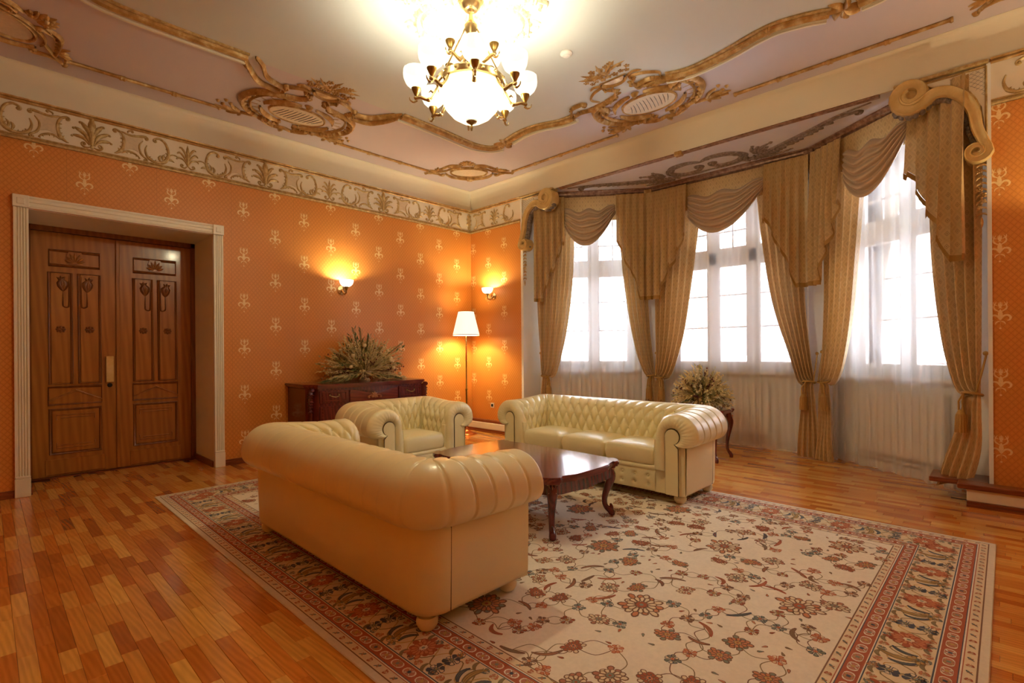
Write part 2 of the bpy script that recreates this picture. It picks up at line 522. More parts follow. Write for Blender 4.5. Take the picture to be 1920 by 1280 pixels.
class Relief:
    def __init__(s, fmap, mir=False):
        s.mb = MB(); s.f = fmap; s.T = lambda p: p
    def stroke(s, pts, w, h=None, tips=(.15, .15), mi=0, sm=0, lift=0.0):
        if sm: pts = smooth_pts(pts, sm)
        P = [s.T((float(p[0]), float(p[1]))) for p in pts]; m = len(P)
        if m < 2: return s
        h = w*.8 if h is None else h
        V = []
        for i in range(m):
            t = i/(m-1)
            if hasattr(w, '__len__'):
                k = t*(len(w)-1); j = min(int(k), len(w)-2); ww = w[j]+(w[j+1]-w[j])*(k-j); hh = h if not hasattr(h, '__len__') else h[j]
                if not hasattr(h, '__len__'): hh = h*(.35+.65*ww/max(w))
            else:
                e = min(1.0, tips[0]+(1-tips[0])*min(1, t*5))*min(1.0, tips[1]+(1-tips[1])*min(1, (1-t)*5))
                ww = w*e; hh = h*(.4+.6*e)
            a = P[max(i-1, 0)]; b = P[min(i+1, m-1)]
            dx, dy = b[0]-a[0], b[1]-a[1]; L = math.hypot(dx, dy) or 1
            nx, ny = -dy/L, dx/L
            for o, q in ((-1, 0), (-.55, .75), (0, 1), (.55, .75), (1, 0)):
                V.append(s.f(P[i][0]+nx*ww*o, P[i][1]+ny*ww*o, lift+hh*q))
        F = [(i*5+k, i*5+k+1, (i+1)*5+k+1, (i+1)*5+k) for i in range(m-1) for k in range(4)]
        s.mb.add(V, F, mi)
        return s
    def leaf(s, p, q, w, bend=0.0, h=None, mi=0, n=6, lift=0.0):
        dx, dy = q[0]-p[0], q[1]-p[1]
        mid = ((p[0]+q[0])/2 - dy*bend, (p[1]+q[1])/2 + dx*bend)
        pts = smooth_pts([p, mid, q], n//2)
        return s.stroke(pts, [w*.25, w*.9, w, w*.7, w*.05], w*.8 if h is None else h, mi=mi, lift=lift)
    def lobe(s, p, q, w, bend=0.0, h=None, mi=0):
        dx, dy = q[0]-p[0], q[1]-p[1]; mid = ((p[0]+q[0])/2 - dy*bend, (p[1]+q[1])/2 + dx*bend)
        return s.stroke(smooth_pts([p, mid, q], 5), [w*.3, w*.5, w*.8, w, w*.9, w*.35], h or w*.8, mi=mi)
    def acanthus(s, pts, w, lobes=6, side=1, lob=1.6, h=None, mi=0, curl=.35, both=False):
        P = smooth_pts(pts, 5)
        s.stroke(P, [w*.5, w, w, w*.8, w*.35], h or w, mi=mi)
        m = len(P)
        for k in range(lobes):
            t = (k+.6)/(lobes+.3); i = min(int(t*(m-1)), m-2)
            a, b = P[i], P[i+1]; dx, dy = b[0]-a[0], b[1]-a[1]; L = math.hypot(dx, dy) or 1
            dx, dy = dx/L, dy/L; ln = w*lob*(1.25-.5*t)*2
            for sd in ((side, -side) if both else (side,)):
                nx, ny = -dy*sd, dx*sd
                e = (a[0]+(dx*.75+nx*.8)*ln, a[1]+(dy*.75+ny*.8)*ln)
                s.leaf((a[0], a[1]), e, w*.62, -curl*sd, h or w*.9, mi)
        return s
    def scroll(s, pts, w, r, turn=1, turns=1.1, h=None, mi=0):
        """a stroke that ends in a small volute"""
        P = smooth_pts(pts, 5); a, b = P[-2], P[-1]
        ang = math.atan2(b[1]-a[1], b[0]-a[0])
        c = (b[0]-math.sin(ang)*r*turn, b[1]+math.cos(ang)*r*turn)
        sp = spiral(c, r, r*.25, ang - PI/2*turn, turns*turn, 14)
        Q = list(P[:-1]) + sp
        n = len(Q)
        s.stroke(Q, [w*.35, w*.9, w, w*.9, w*.8, w*.6, w*.5], h or w*.9, mi=mi)
        s.dot(c, w*.8, h or w, mi)
        return s
    def dot(s, c, r, h=None, mi=0, n=7):
        c = s.T(c); h = r*.8 if h is None else h
        V = [s.f(c[0]+r*math.cos(2*PI*k/n), c[1]+r*math.sin(2*PI*k/n), 0) for k in range(n)]
        V += [s.f(c[0]+r*.6*math.cos(2*PI*k/n), c[1]+r*.6*math.sin(2*PI*k/n), h*.8) for k in range(n)]
        V.append(s.f(c[0], c[1], h))
        F = [(k, (k+1) % n, n+(k+1) % n, n+k) for k in range(n)] + [(n+k, n+(k+1) % n, 2*n) for k in range(n)]
        s.mb.add(V, F, mi); return s
    def rose(s, c, r, mi=0, n=5):
        for k in range(n):
            a = 2*PI*k/n
            s.dot((c[0]+r*.6*math.cos(a), c[1]+r*.6*math.sin(a)), r*.42, r*.5, mi, 6)
        s.dot(c, r*.4, r*.75, mi, 6); return s
    def fan(s, c, r, a0, a1, n, w, mi=0, h=None):
        for k in range(n):
            a = a0+(a1-a0)*(k/(n-1)); kk = 1-.25*abs(2*k/(n-1)-1)
            s.leaf((c[0]+r*.15*math.cos(a), c[1]+r*.15*math.sin(a)), (c[0]+r*kk*math.cos(a), c[1]+r*kk*math.sin(a)), w, 0, h, mi)
        return s
    def plate(s, poly, h, mi=0):
        P = [s.T(p) for p in poly]
        s.mb.prism(P, s.f, 0, h, mi); return s
    def build(s, name, mats, parent=None):
        return s.mb.build(name, mats, parent, 60)
    def mesh(s, name, mats):
        return s.mb.mesh(name, mats, 60)

def mould(mb, path, prof, fmap, closed=False, mi=0):
    """prof (offset, height) swept along a 2-D path lying in fmap's plane"""
    P = [np.asarray(p, float) for p in path]; m = len(P); n = len(prof); V = []
    for i in range(m):
        if closed: a, b = P[i-1], P[(i+1) % m]
        else: a, b = P[max(i-1, 0)], P[min(i+1, m-1)]
        d = b-a; L = np.hypot(*d) or 1; nx, ny = -d[1]/L, d[0]/L
        k = 1.0
        if 0 < i < m-1 or closed:
            d1 = P[i]-P[i-1]; l1 = np.hypot(*d1) or 1
            c = abs((d1@d)/(l1*L)); k = min(1/max(c, .4), 1.6)
        for o, h in prof: V.append(fmap(P[i][0]+nx*o*k, P[i][1]+ny*o*k, h))
    F = []
    for i in range(m if closed else m-1):
        j = (i+1) % m
        F += [(i*n+k, i*n+k+1, j*n+k+1, j*n+k) for k in range(n-1)]
    if not closed:
        F.append(tuple(range(n))); F.append(tuple((m-1)*n+k for k in range(n-1, -1, -1)))
    mb.add(V, F, mi)

# ================================================================ THE SETTING
# ---- floor with parquet pieces (strips run along the window wall)
fb = MB(); fb.box(X0-.3, Y0-.3, -.12, 7.7, YA+.9, -.004)
floor = struct('floor', fb, M['subfloor'])
rng = random.Random(11)
PW = .065
LENS = [.22, .26, .30, .36, .42, .50, .58]
plank_me = {}
for ln in LENS:
    mb = MB(); mb.bbox(-PW/2+.0004, -ln/2+.0004, -.010, PW/2-.0004, ln/2-.0004, 0.0, .0012)
    plank_me[ln] = mb.mesh('plank', M['plank'])
def on_rug(x, y, h): return 1.2 < x < 4.68 and .09+h < y < 5.69-h
allp = []
x = X0 + PW/2
while x < 7.45:
    y = Y0 + rng.uniform(-.5, 0)
    while y < DOOR_Y + .1:
        ln = rng.choice(LENS); yc = y + ln/2
        inside = (x < XB + .05 and yc - ln/2 < YA) or (.1 < x < 1.95 and yc < DOOR_Y + .05) or (x >= XB and .1 < yc < 5.5 and x < 7.3)
        if inside and not on_rug(x, yc, ln/2): allp.append((x, yc, ln))
        y += ln
    x += PW
def seen(p):
    d = Vector((p[0], p[1], -CAM_H)); f = d.dot(_F)
    if f < .4: return None
    u = d.dot(_R)/f*958+960; v = 657+CAM_H/f*958
    if -40 < u < 1960 and v < 1330: return f
    return None
vis = sorted([(seen(p), p) for p in allp if seen(p)], key=lambda q: q[0])
# wholly hidden behind / under furniture from here: keep them in the joined rest
def hidden(p):
    x, y = p[0], p[1]
    return (x > 4.7 and 2.15 < y < 5.9) or (1.2 < x < 5.2 and y > 5.75)
near = [p for f, p in vis if not hidden(p)][:300]
nearset = set(near)
for px, py, ln in near:
    o = inst('plank', plank_me[ln], floor, (px, py, 0))
    t = .22+.78*rng.betavariate(2.4, 2.2); t = t*.6 if rng.random() < .10 else t
    o.color = (t, t, t, 1)
mb = MB(); tones = []
for p in allp:
    if p in nearset: continue
    n0 = mb.n; mb.bbox(p[0]-PW/2+.0004, p[1]-p[2]/2+.0004, -.010, p[0]+PW/2-.0004, p[1]+p[2]/2-.0004, 0.0, .0012)
    t = .2+.8*rng.betavariate(3, 2.4); tones += [t]*(mb.n-n0)
me = mb.mesh('parquet', M['plank_far'])
at = me.attributes.new('tone', 'FLOAT', 'POINT'); at.data.foreach_set('value', tones)
o = link(bpy.data.objects.new('parquet', me), floor); o['kind'] = 'stuff'

# ---- walls
DX0, DX1, DZ = .300, 1.885, 2.742         # door opening in the door wall
mb = MB(); T = .78
mb.box(X0-.2, YA, 0, DX0, YA+T, ZC); mb.box(DX1, YA, 0, XB+.3, YA+T, ZC); mb.box(DX0, YA, DZ, DX1, YA+T, ZC)
mb.box(DX0-.1, DOOR_Y+.09, -.05, DX1+.1, DOOR_Y+.2, DZ+.1)  # unseen box added behind the doors, stops sky light leaking round them
wall_a = struct('wall_left', mb, M['paper'])
mb = MB()
mb.box(DX0, YA+.005, 0, DX0+.004, DOOR_Y, DZ); mb.box(DX1-.004, YA+.005, 0, DX1, DOOR_Y, DZ); mb.box(DX0, YA+.005, DZ-.004, DX1, DOOR_Y, DZ)
struct('trim_1', mb, M['white'], label='plain white lining of the deep doorway')
mb = MB()
mb.box(XB, BY1, 0, XB+.38, YA+.2, ZC); 
wall_b = struct('wall_right', mb, M['paper'])
mb = MB(); mb.box(XB, Y0-.2, 0, XB+.38, BY0, ZC)
wall_b2 = struct('wall_right_end', mb, M['paper'])
mb = MB(); mb.box(XB, BY0, FT-.02, XB+.02, BY1, ZC); mb.box(XB+.02, BY0, ZS+.03, XB+.38, BY1, ZC)
struct('wall_right_lintel', mb, M['plaster'])
mb = MB(); mb.box(X0-.2, Y0-.2, 0, XB+.3, Y0, ZC); struct('wall_back', mb, M['paper'])
mb = MB(); mb.box(X0-.2, Y0, 0, X0, YA, ZC); struct('wall_front', mb, M['paper'])

# ---- white corner strips and reveals of the bay opening
mb = MB()
mb.box(XB+.001, BY1-.03, 0, XB+.39, BY1-.004, FT-.03)
mb.box(XB-.012, BY1-.03, 0, XB+.001, BY1+.014, FT-.03)
struct('trim_2', mb, M['whitewall'], label='white plaster reveal beside the corner lamp')
mb = MB()
mb.box(XB+.001, BY0+.002, .192, XB+.39, BY0+.02, FT-.03); mb.box(XB-.012, BY0-.008, .192, XB+.001, BY0+.02, FT-.03)
struct('trim_3', mb, M['whitewall'], label='white plaster reveal at the end wall')

# ---- bay walls with window openings
BAY = [((6.30, 5.50), (7.33, 4.05)), ((7.33, 4.05), (7.33, 1.54)), ((7.33, 1.54), (6.30, .09))]
def frame_of(p0, p1):
    d = Vector((p1[0]-p0[0], p1[1]-p0[1], 0)); L = d.length; d.normalize()
    n = Vector((-d.y, d.x, 0))            # outward (away from the room)
    if n.dot(Vector((p0[0]-3, p0[1]-2.8, 0))) < 0: n = -n
    return Vector((p0[0], p0[1], 0)), d, n, L
WIN = [(.27, 1.53, 2), (.36, 2.15, 3), (.27, 1.53, 2)]       # opening start / end along the wall, lights
ZW0, ZW1 = 1.04, 3.55
sides = ['left', 'middle', 'right']
for k, ((p0, p1), (u0, u1, nl)) in enumerate(zip(BAY, WIN)):
    O, d, n, L = frame_of(p0, p1)
    fm = lambda u, z, h, O=O, d=d, n=n: tuple(O + d*u + n*h + Vector((0, 0, z)))
    mb = MB(); rect = lambda a, b, c, e: [(a, c), (b, c), (b, e), (a, e)]
    for r in (rect(-.02, u0, 0, 3.95), rect(u1, L+.02, 0, 3.95), rect(u0, u1, 0, ZW0), rect(u0, u1, ZW1, 3.95)):
        mb.prism(r, fm, 0, .30)
    struct('wall_bay_' + sides[k], mb, M['whitewall'])
    # window: frame, posts, transom, glazing bars, panes
    win = thing('window_%d' % (k+1), None, None); win['kind'] = 'structure'
    win['label'] = ['white framed casement window in the bay next to the door wall corner', 'wide three-light casement window in the middle of the bay', 'white framed casement window in the bay beside the end wall'][k]
    def bar(nm, a, b, c, e, h0=.10, h1=.16, par=None):
        m_ = MB(); m_.prism(rect(a, b, c, e), fm, h0, h1); return m_.build(nm, M['radiator'], par or win)
    bar('frame_stile', u0, u0+.06, ZW0, ZW1); bar('frame_stile', u1-.06, u1, ZW0, ZW1)
    bar('frame_rail', u0+.06, u1-.06, ZW0, ZW0+.07); bar('frame_rail', u0+.06, u1-.06, ZW1-.06, ZW1)
    bar('transom', u0+.06, u1-.06, 2.57, 2.74, .07, .17)
    lw = (u1-u0-.12)/nl
    for i in range(1, nl):
        c = u0+.06+lw*i; bar('post', c-.05, c+.05, ZW0+.07, ZW1-.06, .07, .17)
    for i in range(nl):
        a = u0+.06+lw*i+(.05 if i else 0); b = u0+.06+lw*(i+1)-(.05 if i < nl-1 else 0)
        for (c, e, gb) in ((ZW0+.07, 2.57, (1.66, 2.12)), (2.74, ZW1-.06, (3.03,))):
            sash = MB()
            sash.prism(rect(a, a+.045, c, e), fm, .09, .14); sash.prism(rect(b-.045, b, c, e), fm, .09, .14)
            sash.prism(rect(a+.045, b-.045, c, c+.06), fm, .09, .14); sash.prism(rect(a+.045, b-.045, e-.045, e), fm, .09, .14)
            so = sash.build('sash', M['radiator'], win)
            for g in gb: bar('glazing_bar', a+.045, b-.045, g-.011, g+.011, .10, .13, so)
            if c > 2.7:
                mcen = (a+b)/2; bar('glazing_bar', mcen-.011, mcen+.011, c, e, .10, .13, so)
            pm = MB(); pm.prism(rect(a+.04, b-.04, c+.05, e-.04), fm, .112, .116); pm.build('pane', M['glass'], so)
    sm = MB(); sm.prism(rect(u0-.08, u1+.08, ZW0-.035, ZW0), fm, -.10, .10); sm.build('window_sill', M['white'], win)
    # radiator under the window
    rd = thing('radiator', ['white panel radiator under the bay window nearest the lamp corner', 'white panel radiator under the middle bay window', 'white panel radiator under the bay window nearest the end wall'][k], 'radiator', group='radiators under the bay windows')
    uc = (u0+u1)/2; hw = .52
    nf = 13
    for i in range(nf):
        a = uc-hw+2*hw*i/nf
        m_ = MB(); m_.prism(rect(a+.004, a+2*hw/nf-.004, .22, .86), fm, -.095, -.02); m_.build('section', M['radiator'], rd)
    m_ = MB(); m_.prism(rect(uc-hw, uc+hw, .86, .885), fm, -.10, -.015); m_.prism(rect(uc-hw, uc+hw, .20, .22), fm, -.09, -.03)
    for e in (-hw*.7, hw*.7): m_.prism(rect(uc+e-.02, uc+e+.02, .3, .5), fm, -.03, -.004)
    m_.build('housing', M['radiator'], rd)
    m_ = MB(); m_.tube([fm(uc-hw-.2, .13, -.05), fm(uc+hw+.2, .13, -.05)], .016, 8); m_.tube([fm(uc+hw+.1, .13, -.05), fm(uc+hw+.1, .30, -.05), fm(uc+hw-.01, .30, -.05)], .014, 8)
    m_.build('pipe', M['radiator'], rd)
    bb = MB(); bb.prism(rect(0, L, 0, .09), fm, -.02, 0.0)
    struct('baseboard_bay_' + sides[k], bb, M['whitewall'])
    mid = O + d*(u0+u1)/2 + n*.36
    portal(mid.x, mid.y, (ZW0+ZW1)/2, -n.x, -n.y, u1-u0, ZW1-ZW0)

# ---- bay soffit
mb = MB(); poly = [(XB+.02, BY0), (XB+.02, BY1), (6.30, 5.5), (7.33, 4.05), (7.33, 1.54), (6.30, .09)]
mb.prism(poly, fm_flat(), ZS, ZS+.12)
soffit = struct('ceiling_bay', mb, M['bluewhite'])

# ---- ceiling and cove
mb = MB(); mb.box(X0-.2, Y0-.2, ZC, XB+.38, YA+.78, ZC+.1)
ceiling = struct('ceiling', mb, M['ceil_out'])
rectloop = [(X0, Y0, -1, -1), (XB, Y0, 1, -1), (XB, YA, 1, 1), (X0, YA, -1, 1)]
mb = MB(); mb.sweep([(0, FT), (-.004, 3.90), (-.018, 3.98), (-.05, 4.045), (-.10, ZC-.004), (-.115, ZC-.004), (-.115, ZC)], rectloop, True)
struct('trim_4', mb, M['plaster'], 40, label='plain cream cove below the ceiling')

# ---- skirting and plinth
mb = MB()
for a, b in ((X0, .195), (1.985, XB)):
    for (o, z0, z1) in ((.022, 0, .045), (.014, .045, .07)):
        mb.box(a, YA-o, z0, b, YA, z1)
struct('baseboard_left', mb, M['skirt'])
mb = MB(); mb.box(DX1-.02, YA+.02, 0, DX1-.003, DOOR_Y, .07); mb.box(DX0+.003, YA+.02, 0, DX0+.02, DOOR_Y, .07)
struct('baseboard_door_reveal', mb, M['skirt'])
pl = thing('plinth', None, None); pl.name = 'trim_5'; pl['kind'] = 'structure'; pl['label'] = 'low white heating plinth with wooden ledge along the window wall'
for (a, b) in ((BY1+.0, YA), (Y0, BY0+.16)):
    m_ = MB(); m_.bbox(XB-.115, a, .045, XB, b, .145, .004); m_.build('riser', M['white'], pl)
    m_ = MB(); m_.bbox(XB-.145 if b < 1 else XB-.075, a, .146, XB-.001, b+(.06 if b < 1 else 0), .19, .006); m_.build('ledge', M['skirt'], pl)
    m_ = MB(); m_.box(XB-.15, a, 0, XB-.09, b, .02); m_.box(XB-.135, a, .02, XB-.10, b, .045); m_.build('base_strip', M['skirt'], pl)
m_ = MB(); m_.bbox(XB, BY0+.022, .146, XB+.36, BY0+.42, .19, .006); m_.build('ledge', M['skirt'], pl)

# ---- door surround (fluted casing) and the pair of carved doors
cas = thing('trim_6', None, None); cas['kind'] = 'structure'; cas['label'] = 'fluted white casing around the double door'
CX0, CX1, CZ = .197, 1.985, 2.856
def casing_post(a, b):
    m_ = MB(); d0 = .03
    w = b-a; ys = [0, .35*.1, ]
    prof = []
    nfl = 4
    prof.append((a, 0)); prof.append((a, .030)); 
    e = w*.13; fw = (w-2*e)/nfl
    prof.append((a+e*.6, .030))
    for i in range(nfl):
        s = a+e+fw*i
        prof += [(s+fw*.08, .030), (s+fw*.3, .019), (s+fw*.7, .019), (s+fw*.92, .030)]
    prof += [(b-e*.6, .030), (b, .030), (b, 0)]
    m_.prism(prof, lambda p, q, h: (p, YA-q, h), .195, CZ-.116)
    m_.build('fluted_post', M['white'], cas)
    m_ = MB(); m_.bbox(a-.004, YA-.044, 0, b+.004, YA, .17, .004); m_.bbox(a-.002, YA-.038, .17, b+.002, YA, .197, .006); m_.build('plinth_block', M['white'], cas)
    m_ = MB(); m_.bbox(a-.006, YA-.046, CZ-.114, b+.006, YA, CZ, .004); m_.bbox(a+.022, YA-.052, CZ-.09, b-.022, YA, CZ-.026, .006); m_.build('corner_block', M['white'], cas)
casing_post(CX0, DX0+.002); casing_post(DX1-.002, CX1)
m_ = MB()
prof = [(CZ-.112, 0), (CZ-.112, .024), (CZ-.092, .030), (CZ-.084, .020), (CZ-.062, .020), (CZ-.056, .032), (CZ-.036, .032), (CZ-.030, .022), (CZ-.012, .034), (CZ-.002, .034), (CZ-.002, 0)]
m_.prism(prof, lambda p, q, h: (h, YA-q, p), DX0+.008, DX1-.008); m_.build('head_casing', M['white'], cas)

door = thing('door_1', None, None); door['kind'] = 'structure'; door['label'] = 'pair of carved honey-brown wooden doors with a brass plate'
FX0, FX1 = DX0+.02, DX1-.02
m_ = MB(); m_.box(DX0, DOOR_Y, 0, FX0+.03, DOOR_Y+.08, DZ); m_.box(FX1-.03, DOOR_Y, 0, DX1, DOOR_Y+.08, DZ); m_.box(DX0, DOOR_Y, DZ-.06, DX1, DOOR_Y+.08, DZ)
m_.build('door_frame', M['doordark'], door)
m_ = MB(); m_.box(DX0, DOOR_Y-.02, 0, DX1, DOOR_Y+.1, .012); m_.build('threshold', M['skirt'], door)
DZT = DZ-.06
def moulding_rect(mb, a, b, c, e, yf, w=.02, h=.014):
    mould(mb, [(a, c), (b, c), (b, e), (a, e)], [(-w/2, 0), (-w/4, h), (w/4, h*.7), (w/2, 0)], fm_wall_a(yf), True)
def leaf_door(a, b, handed):
    yf = DOOR_Y+.02
    lf = MB(); lf.bbox(a, yf, .014, b, yf+.05, DZT-.004, .003)
    L = lf.build('door_leaf', M['doorwood'], door)
    w = b-a; il, ir = a+w*.20, b-w*.22
    H = DZT
    mm = MB()
    z_top0, z_top1 = H-.375, H-.235      # long panel top / head panel
    moulding_rect(mm, il, ir, H-.36, H-.20, yf, .024, .018)
    mid = (il+ir)/2
    lp0, lp1 = il, mid-w*.045; rp0, rp1 = mid+w*.045, ir
    for (p, q) in ((lp0, lp1), (rp0, rp1)): moulding_rect(mm, p, q, 1.02, H-.44, yf, .022, .018)
    moulding_rect(mm, il-.012, ir+.012, .80, .985, yf, .02, .016)
    moulding_rect(mm, il, ir, .26, .74, yf, .024, .02)
    mo = mm.build('moulding', M['doordark'], L, 40)
    for (p, q) in ((lp0, lp1), (rp0, rp1)):
        m_ = MB(); m_.bbox(p+.012, yf-.006, 1.032, q-.012, yf, H-.452, .003); m_.build('panel', M['doorwood'], L)
    m_ = MB(); m_.bbox(il+.014, yf-.008, .274, ir-.014, yf, .726, .004); m_.build('panel', M['doorwood'], L)
    m_ = MB(); m_.bbox(a+w*.14, yf-.012, .03, b-w*.16, yf, .20, .008); m_.build('kick_rail', M['doorwood'], L)
    # gable on the lock rail
    m_ = MB(); pz = [(il-.012, .80), (ir+.012, .80), (ir+.012, .825), (mid, .935), (il-.012, .825)]
    m_.prism(pz, fm_wall_a(yf), 0, .010)
    mould(m_, [(il-.012, .832), (mid, .945), (ir+.012, .832)], [(-.01, 0), (-.005, .018), (.005, .018), (.01, 0)], fm_wall_a(yf)); m_.build('gable', M['doorwood'], L, 40)
    # stepped corner strips in the lower panel
    m_ = MB(); f2 = fm_wall_a(yf-.008)
    for (zz, sg) in ((.68, -1), (.32, 1)):
        for (i0, dz) in ((.05, 0), (.085, .03)):
            mould(m_, [(il+i0, zz+sg*(dz+.055 if i0 < .06 else dz+.0)), (il+i0, zz+sg*dz), (ir-i0, zz+sg*dz), (ir-i0, zz+sg*(dz+.055 if i0 < .06 else dz))] if i0 < .06 else [(il+i0, zz+sg*dz), (ir-i0, zz+sg*dz)],
                  [(-.006, 0), (-.003, .009), (.003, .009), (.006, 0)], f2)
    m_.build('strip', M['doorwood'], L, 40)
    # carvings: shell in the head panel, tulip drops, small crosses
    R = Relief(fm_wall_a(yf)); R.plate([(mid-.055, H-.335), (mid+.055, H-.335), (mid+.075, H-.26), (mid+.05, H-.19), (mid-.05, H-.19), (mid-.075, H-.26)], .014)
    R.f = fm_wall_a(yf-.014); R.fan((mid, H-.33), .125, PI*.12, PI*.88, 7, .014, h=.014)
    R.build('shell_carving', M['doorwood'], L)
    R = Relief(fm_wall_a(yf-.006))
    for (p, q, sg) in ((lp0, lp1, -1), (rp0, rp1, 1)):
        e = q-.02 if sg < 0 else p+.02; zt = H-.47
        R.stroke([(e, zt), (e, zt-.30), (e+sg*.012, zt-.345), (e+sg*.04, zt-.34), (e+sg*.05, zt-.31), (e+sg*.048, zt-.16)], .008, .012, sm=4)
        R.leaf((e+sg*.05, zt-.17), (e+sg*.105, zt-.02), .03, .3*sg, .02); R.leaf((e+sg*.048, zt-.17), (e+sg*.03, zt-.01), .026, -.25*sg, .02)
        R.leaf((e+sg*.05, zt-.15), (e+sg*.07, zt+.0), .02, 0, .022)
        c = ((p+q)/2, 1.62)
        for ang in (0, PI/2, PI, -PI/2): R.leaf(c, (c[0]+.045*math.cos(ang), c[1]+.04*math.sin(ang)), .017, 0, .014)
        for ang in (PI/4, 3*PI/4, -PI/4, -3*PI/4): R.dot((c[0]+.034*math.cos(ang), c[1]+.030*math.sin(ang)), .012, .012)
    R.build('carving', M['doordark'], L)
    return L
cen = (FX0+FX1)/2+.0
L1 = leaf_door(FX0+.03, cen-.004, 0); L2 = leaf_door(cen+.004, FX1-.03, 1)
m_ = MB(); m_.bbox(cen-.02, DOOR_Y-.002, .02, cen+.016, DOOR_Y+.022, DZT-.01, .006); m_.build('meeting_strip', M['doorwood'], L1)
m_ = MB(); m_.bbox(cen-.115, DOOR_Y-.012, 1.02, cen-.045, DOOR_Y+.02, 1.32, .004); hp = m_.build('handle_plate', M['giltsolid'], L1); hp['label'] = 'tall pale brass push plate'
m_ = MB(); m_.lathe([(.024, 0), (.024, .01), (.016, .014), (.016, .03)], 14); k = m_.build('lock_cylinder', M['dark'], L1, 40); k.location = (cen-.08, DOOR_Y+.022, .985); k.rotation_euler = (PI/2, 0, 0)

# ---- wallpaper motif: a slim sprig, printed in half-drop repeat
R = Relief(fm_flat())
R.stroke([(0, -.105), (0, .03)], .004, .0006); R.leaf((0, -.035), (0, .045), .015, 0, .0008)
for sg in (-1, 1):
    R.stroke([(0, -.045), (.02*sg, -.012), (.045*sg, -.006), (.062*sg, -.024), (.056*sg, -.045), (.042*sg, -.05)], [.004, .007, .008, .008, .006, .003], .0007, sm=4)
    R.leaf((.005*sg, .02), (.022*sg, .11), .005, -.3*sg, .0006); R.leaf((.008*sg, .03), (.046*sg, .07), .004, -.2*sg, .0006); R.leaf((.012*sg, .05), (-.008*sg, .105), .004, .2*sg, .0006)
    R.leaf((.002*sg, -.055), (.032*sg, -.085), .005, .2*sg, .0006); R.leaf((.016*sg, .075), (.040*sg, .112), .004, -.3*sg, .0006)
R.leaf((0, .05), (0, .11), .006, 0, .0006); R.dot((0, -.115), .008, .0006)
motif_me = R.mesh('wallpaper_motif', M['motif'])
def put_motif(loc, rot, par): inst('wallpaper_motif', motif_me, par, loc, rot)
for i in range(-8, 12):
    xx = 2.222 + .3757*i
    if not (X0 + .1 < xx < XB-.08): continue
    for j in range(-1, 6):
        zz = 3.085 - .5595*j + (0 if i % 2 == 0 else -.279)
        if zz < .2 or zz > 3.42: continue
        if CX0-.03 < xx < CX1+.03 and zz < CZ+.02: continue
        put_motif((xx, YA-.0008, zz), (PI/2, 0, 0), wall_a)
for i in range(-16, 3):
    yy = 6.278 - .3757*(-i)
    if not (Y0 < yy < YA-.05) or BY0-.02 < yy < BY1+.05: continue
    for j in range(-1, 7):
        zz = 2.818 - .5595*j + (0 if i % 2 == 0 else .279)
        if zz < .3 or zz > 3.42: continue
        put_motif((XB-.0008, yy, zz), (PI/2, 0, -PI/2), wall_b if yy > 3 else wall_b2)
for zz in (3.30, 2.74, 2.18, 1.62, 1.06, .5):       # half sprigs cut by the corner strip
    for kk in range(4):
        put_motif((XB-.0008, BY0-.055-.3757*kk, zz-(.28 if kk % 2 else 0)), (PI/2, 0, -PI/2), wall_b2)

# ================================================================ ORNAMENT
# ---- frieze pieces (flat local meshes, shared)
def piece_palmette():
    R = Relief(fm_flat())
    R.lobe((0, -.125), (0, .15), .036, 0, .026)
    for sg in (-1, 1):
        R.lobe((.010*sg, -.11), (.085*sg, .105), .024, .14*sg, .022); R.lobe((.016*sg, -.11), (.135*sg, .04), .021, .16*sg, .02)
        R.lobe((.02*sg, -.115), (.150*sg, -.04), .018, .20*sg, .018)
        R.dot((.092*sg, .098), .014, .02); R.dot((.144*sg, .028), .013, .018); R.dot((.156*sg, -.052), .012, .014)
        R.scroll([(.01*sg, -.13), (.05*sg, -.142), (.075*sg, -.13)], .011, .022, sg, 1.0, .014)
    R.dot((0, .15), .024, .024); R.dot((0, -.13), .02, .02)
    return R.mesh('palmette', M['giltpale'])
def piece_small():
    R = Relief(fm_flat())
    R.leaf((0, -.12), (0, .13), .022, 0, .018)
    for sg in (-1, 1):
        R.stroke([(0, -.09), (.02*sg, .02), (.06*sg, .085), (.085*sg, .08)], [.007, .012, .012, .006], .014, sm=4)
        R.stroke([(0, -.10), (.03*sg, -.02), (.075*sg, .03), (.105*sg, .012)], [.007, .012, .012, .006], .013, sm=4)
        R.stroke([(0, -.11), (.035*sg, -.05), (.09*sg, -.03), (.11*sg, -.055)], [.006, .01, .01, .006], .012, sm=4)
        R.scroll([(0, -.105), (.03*sg, -.135), (.06*sg, -.128)], .009, .018, sg, 1, .012)
    return R.mesh('small_palmette', M['giltpale'])
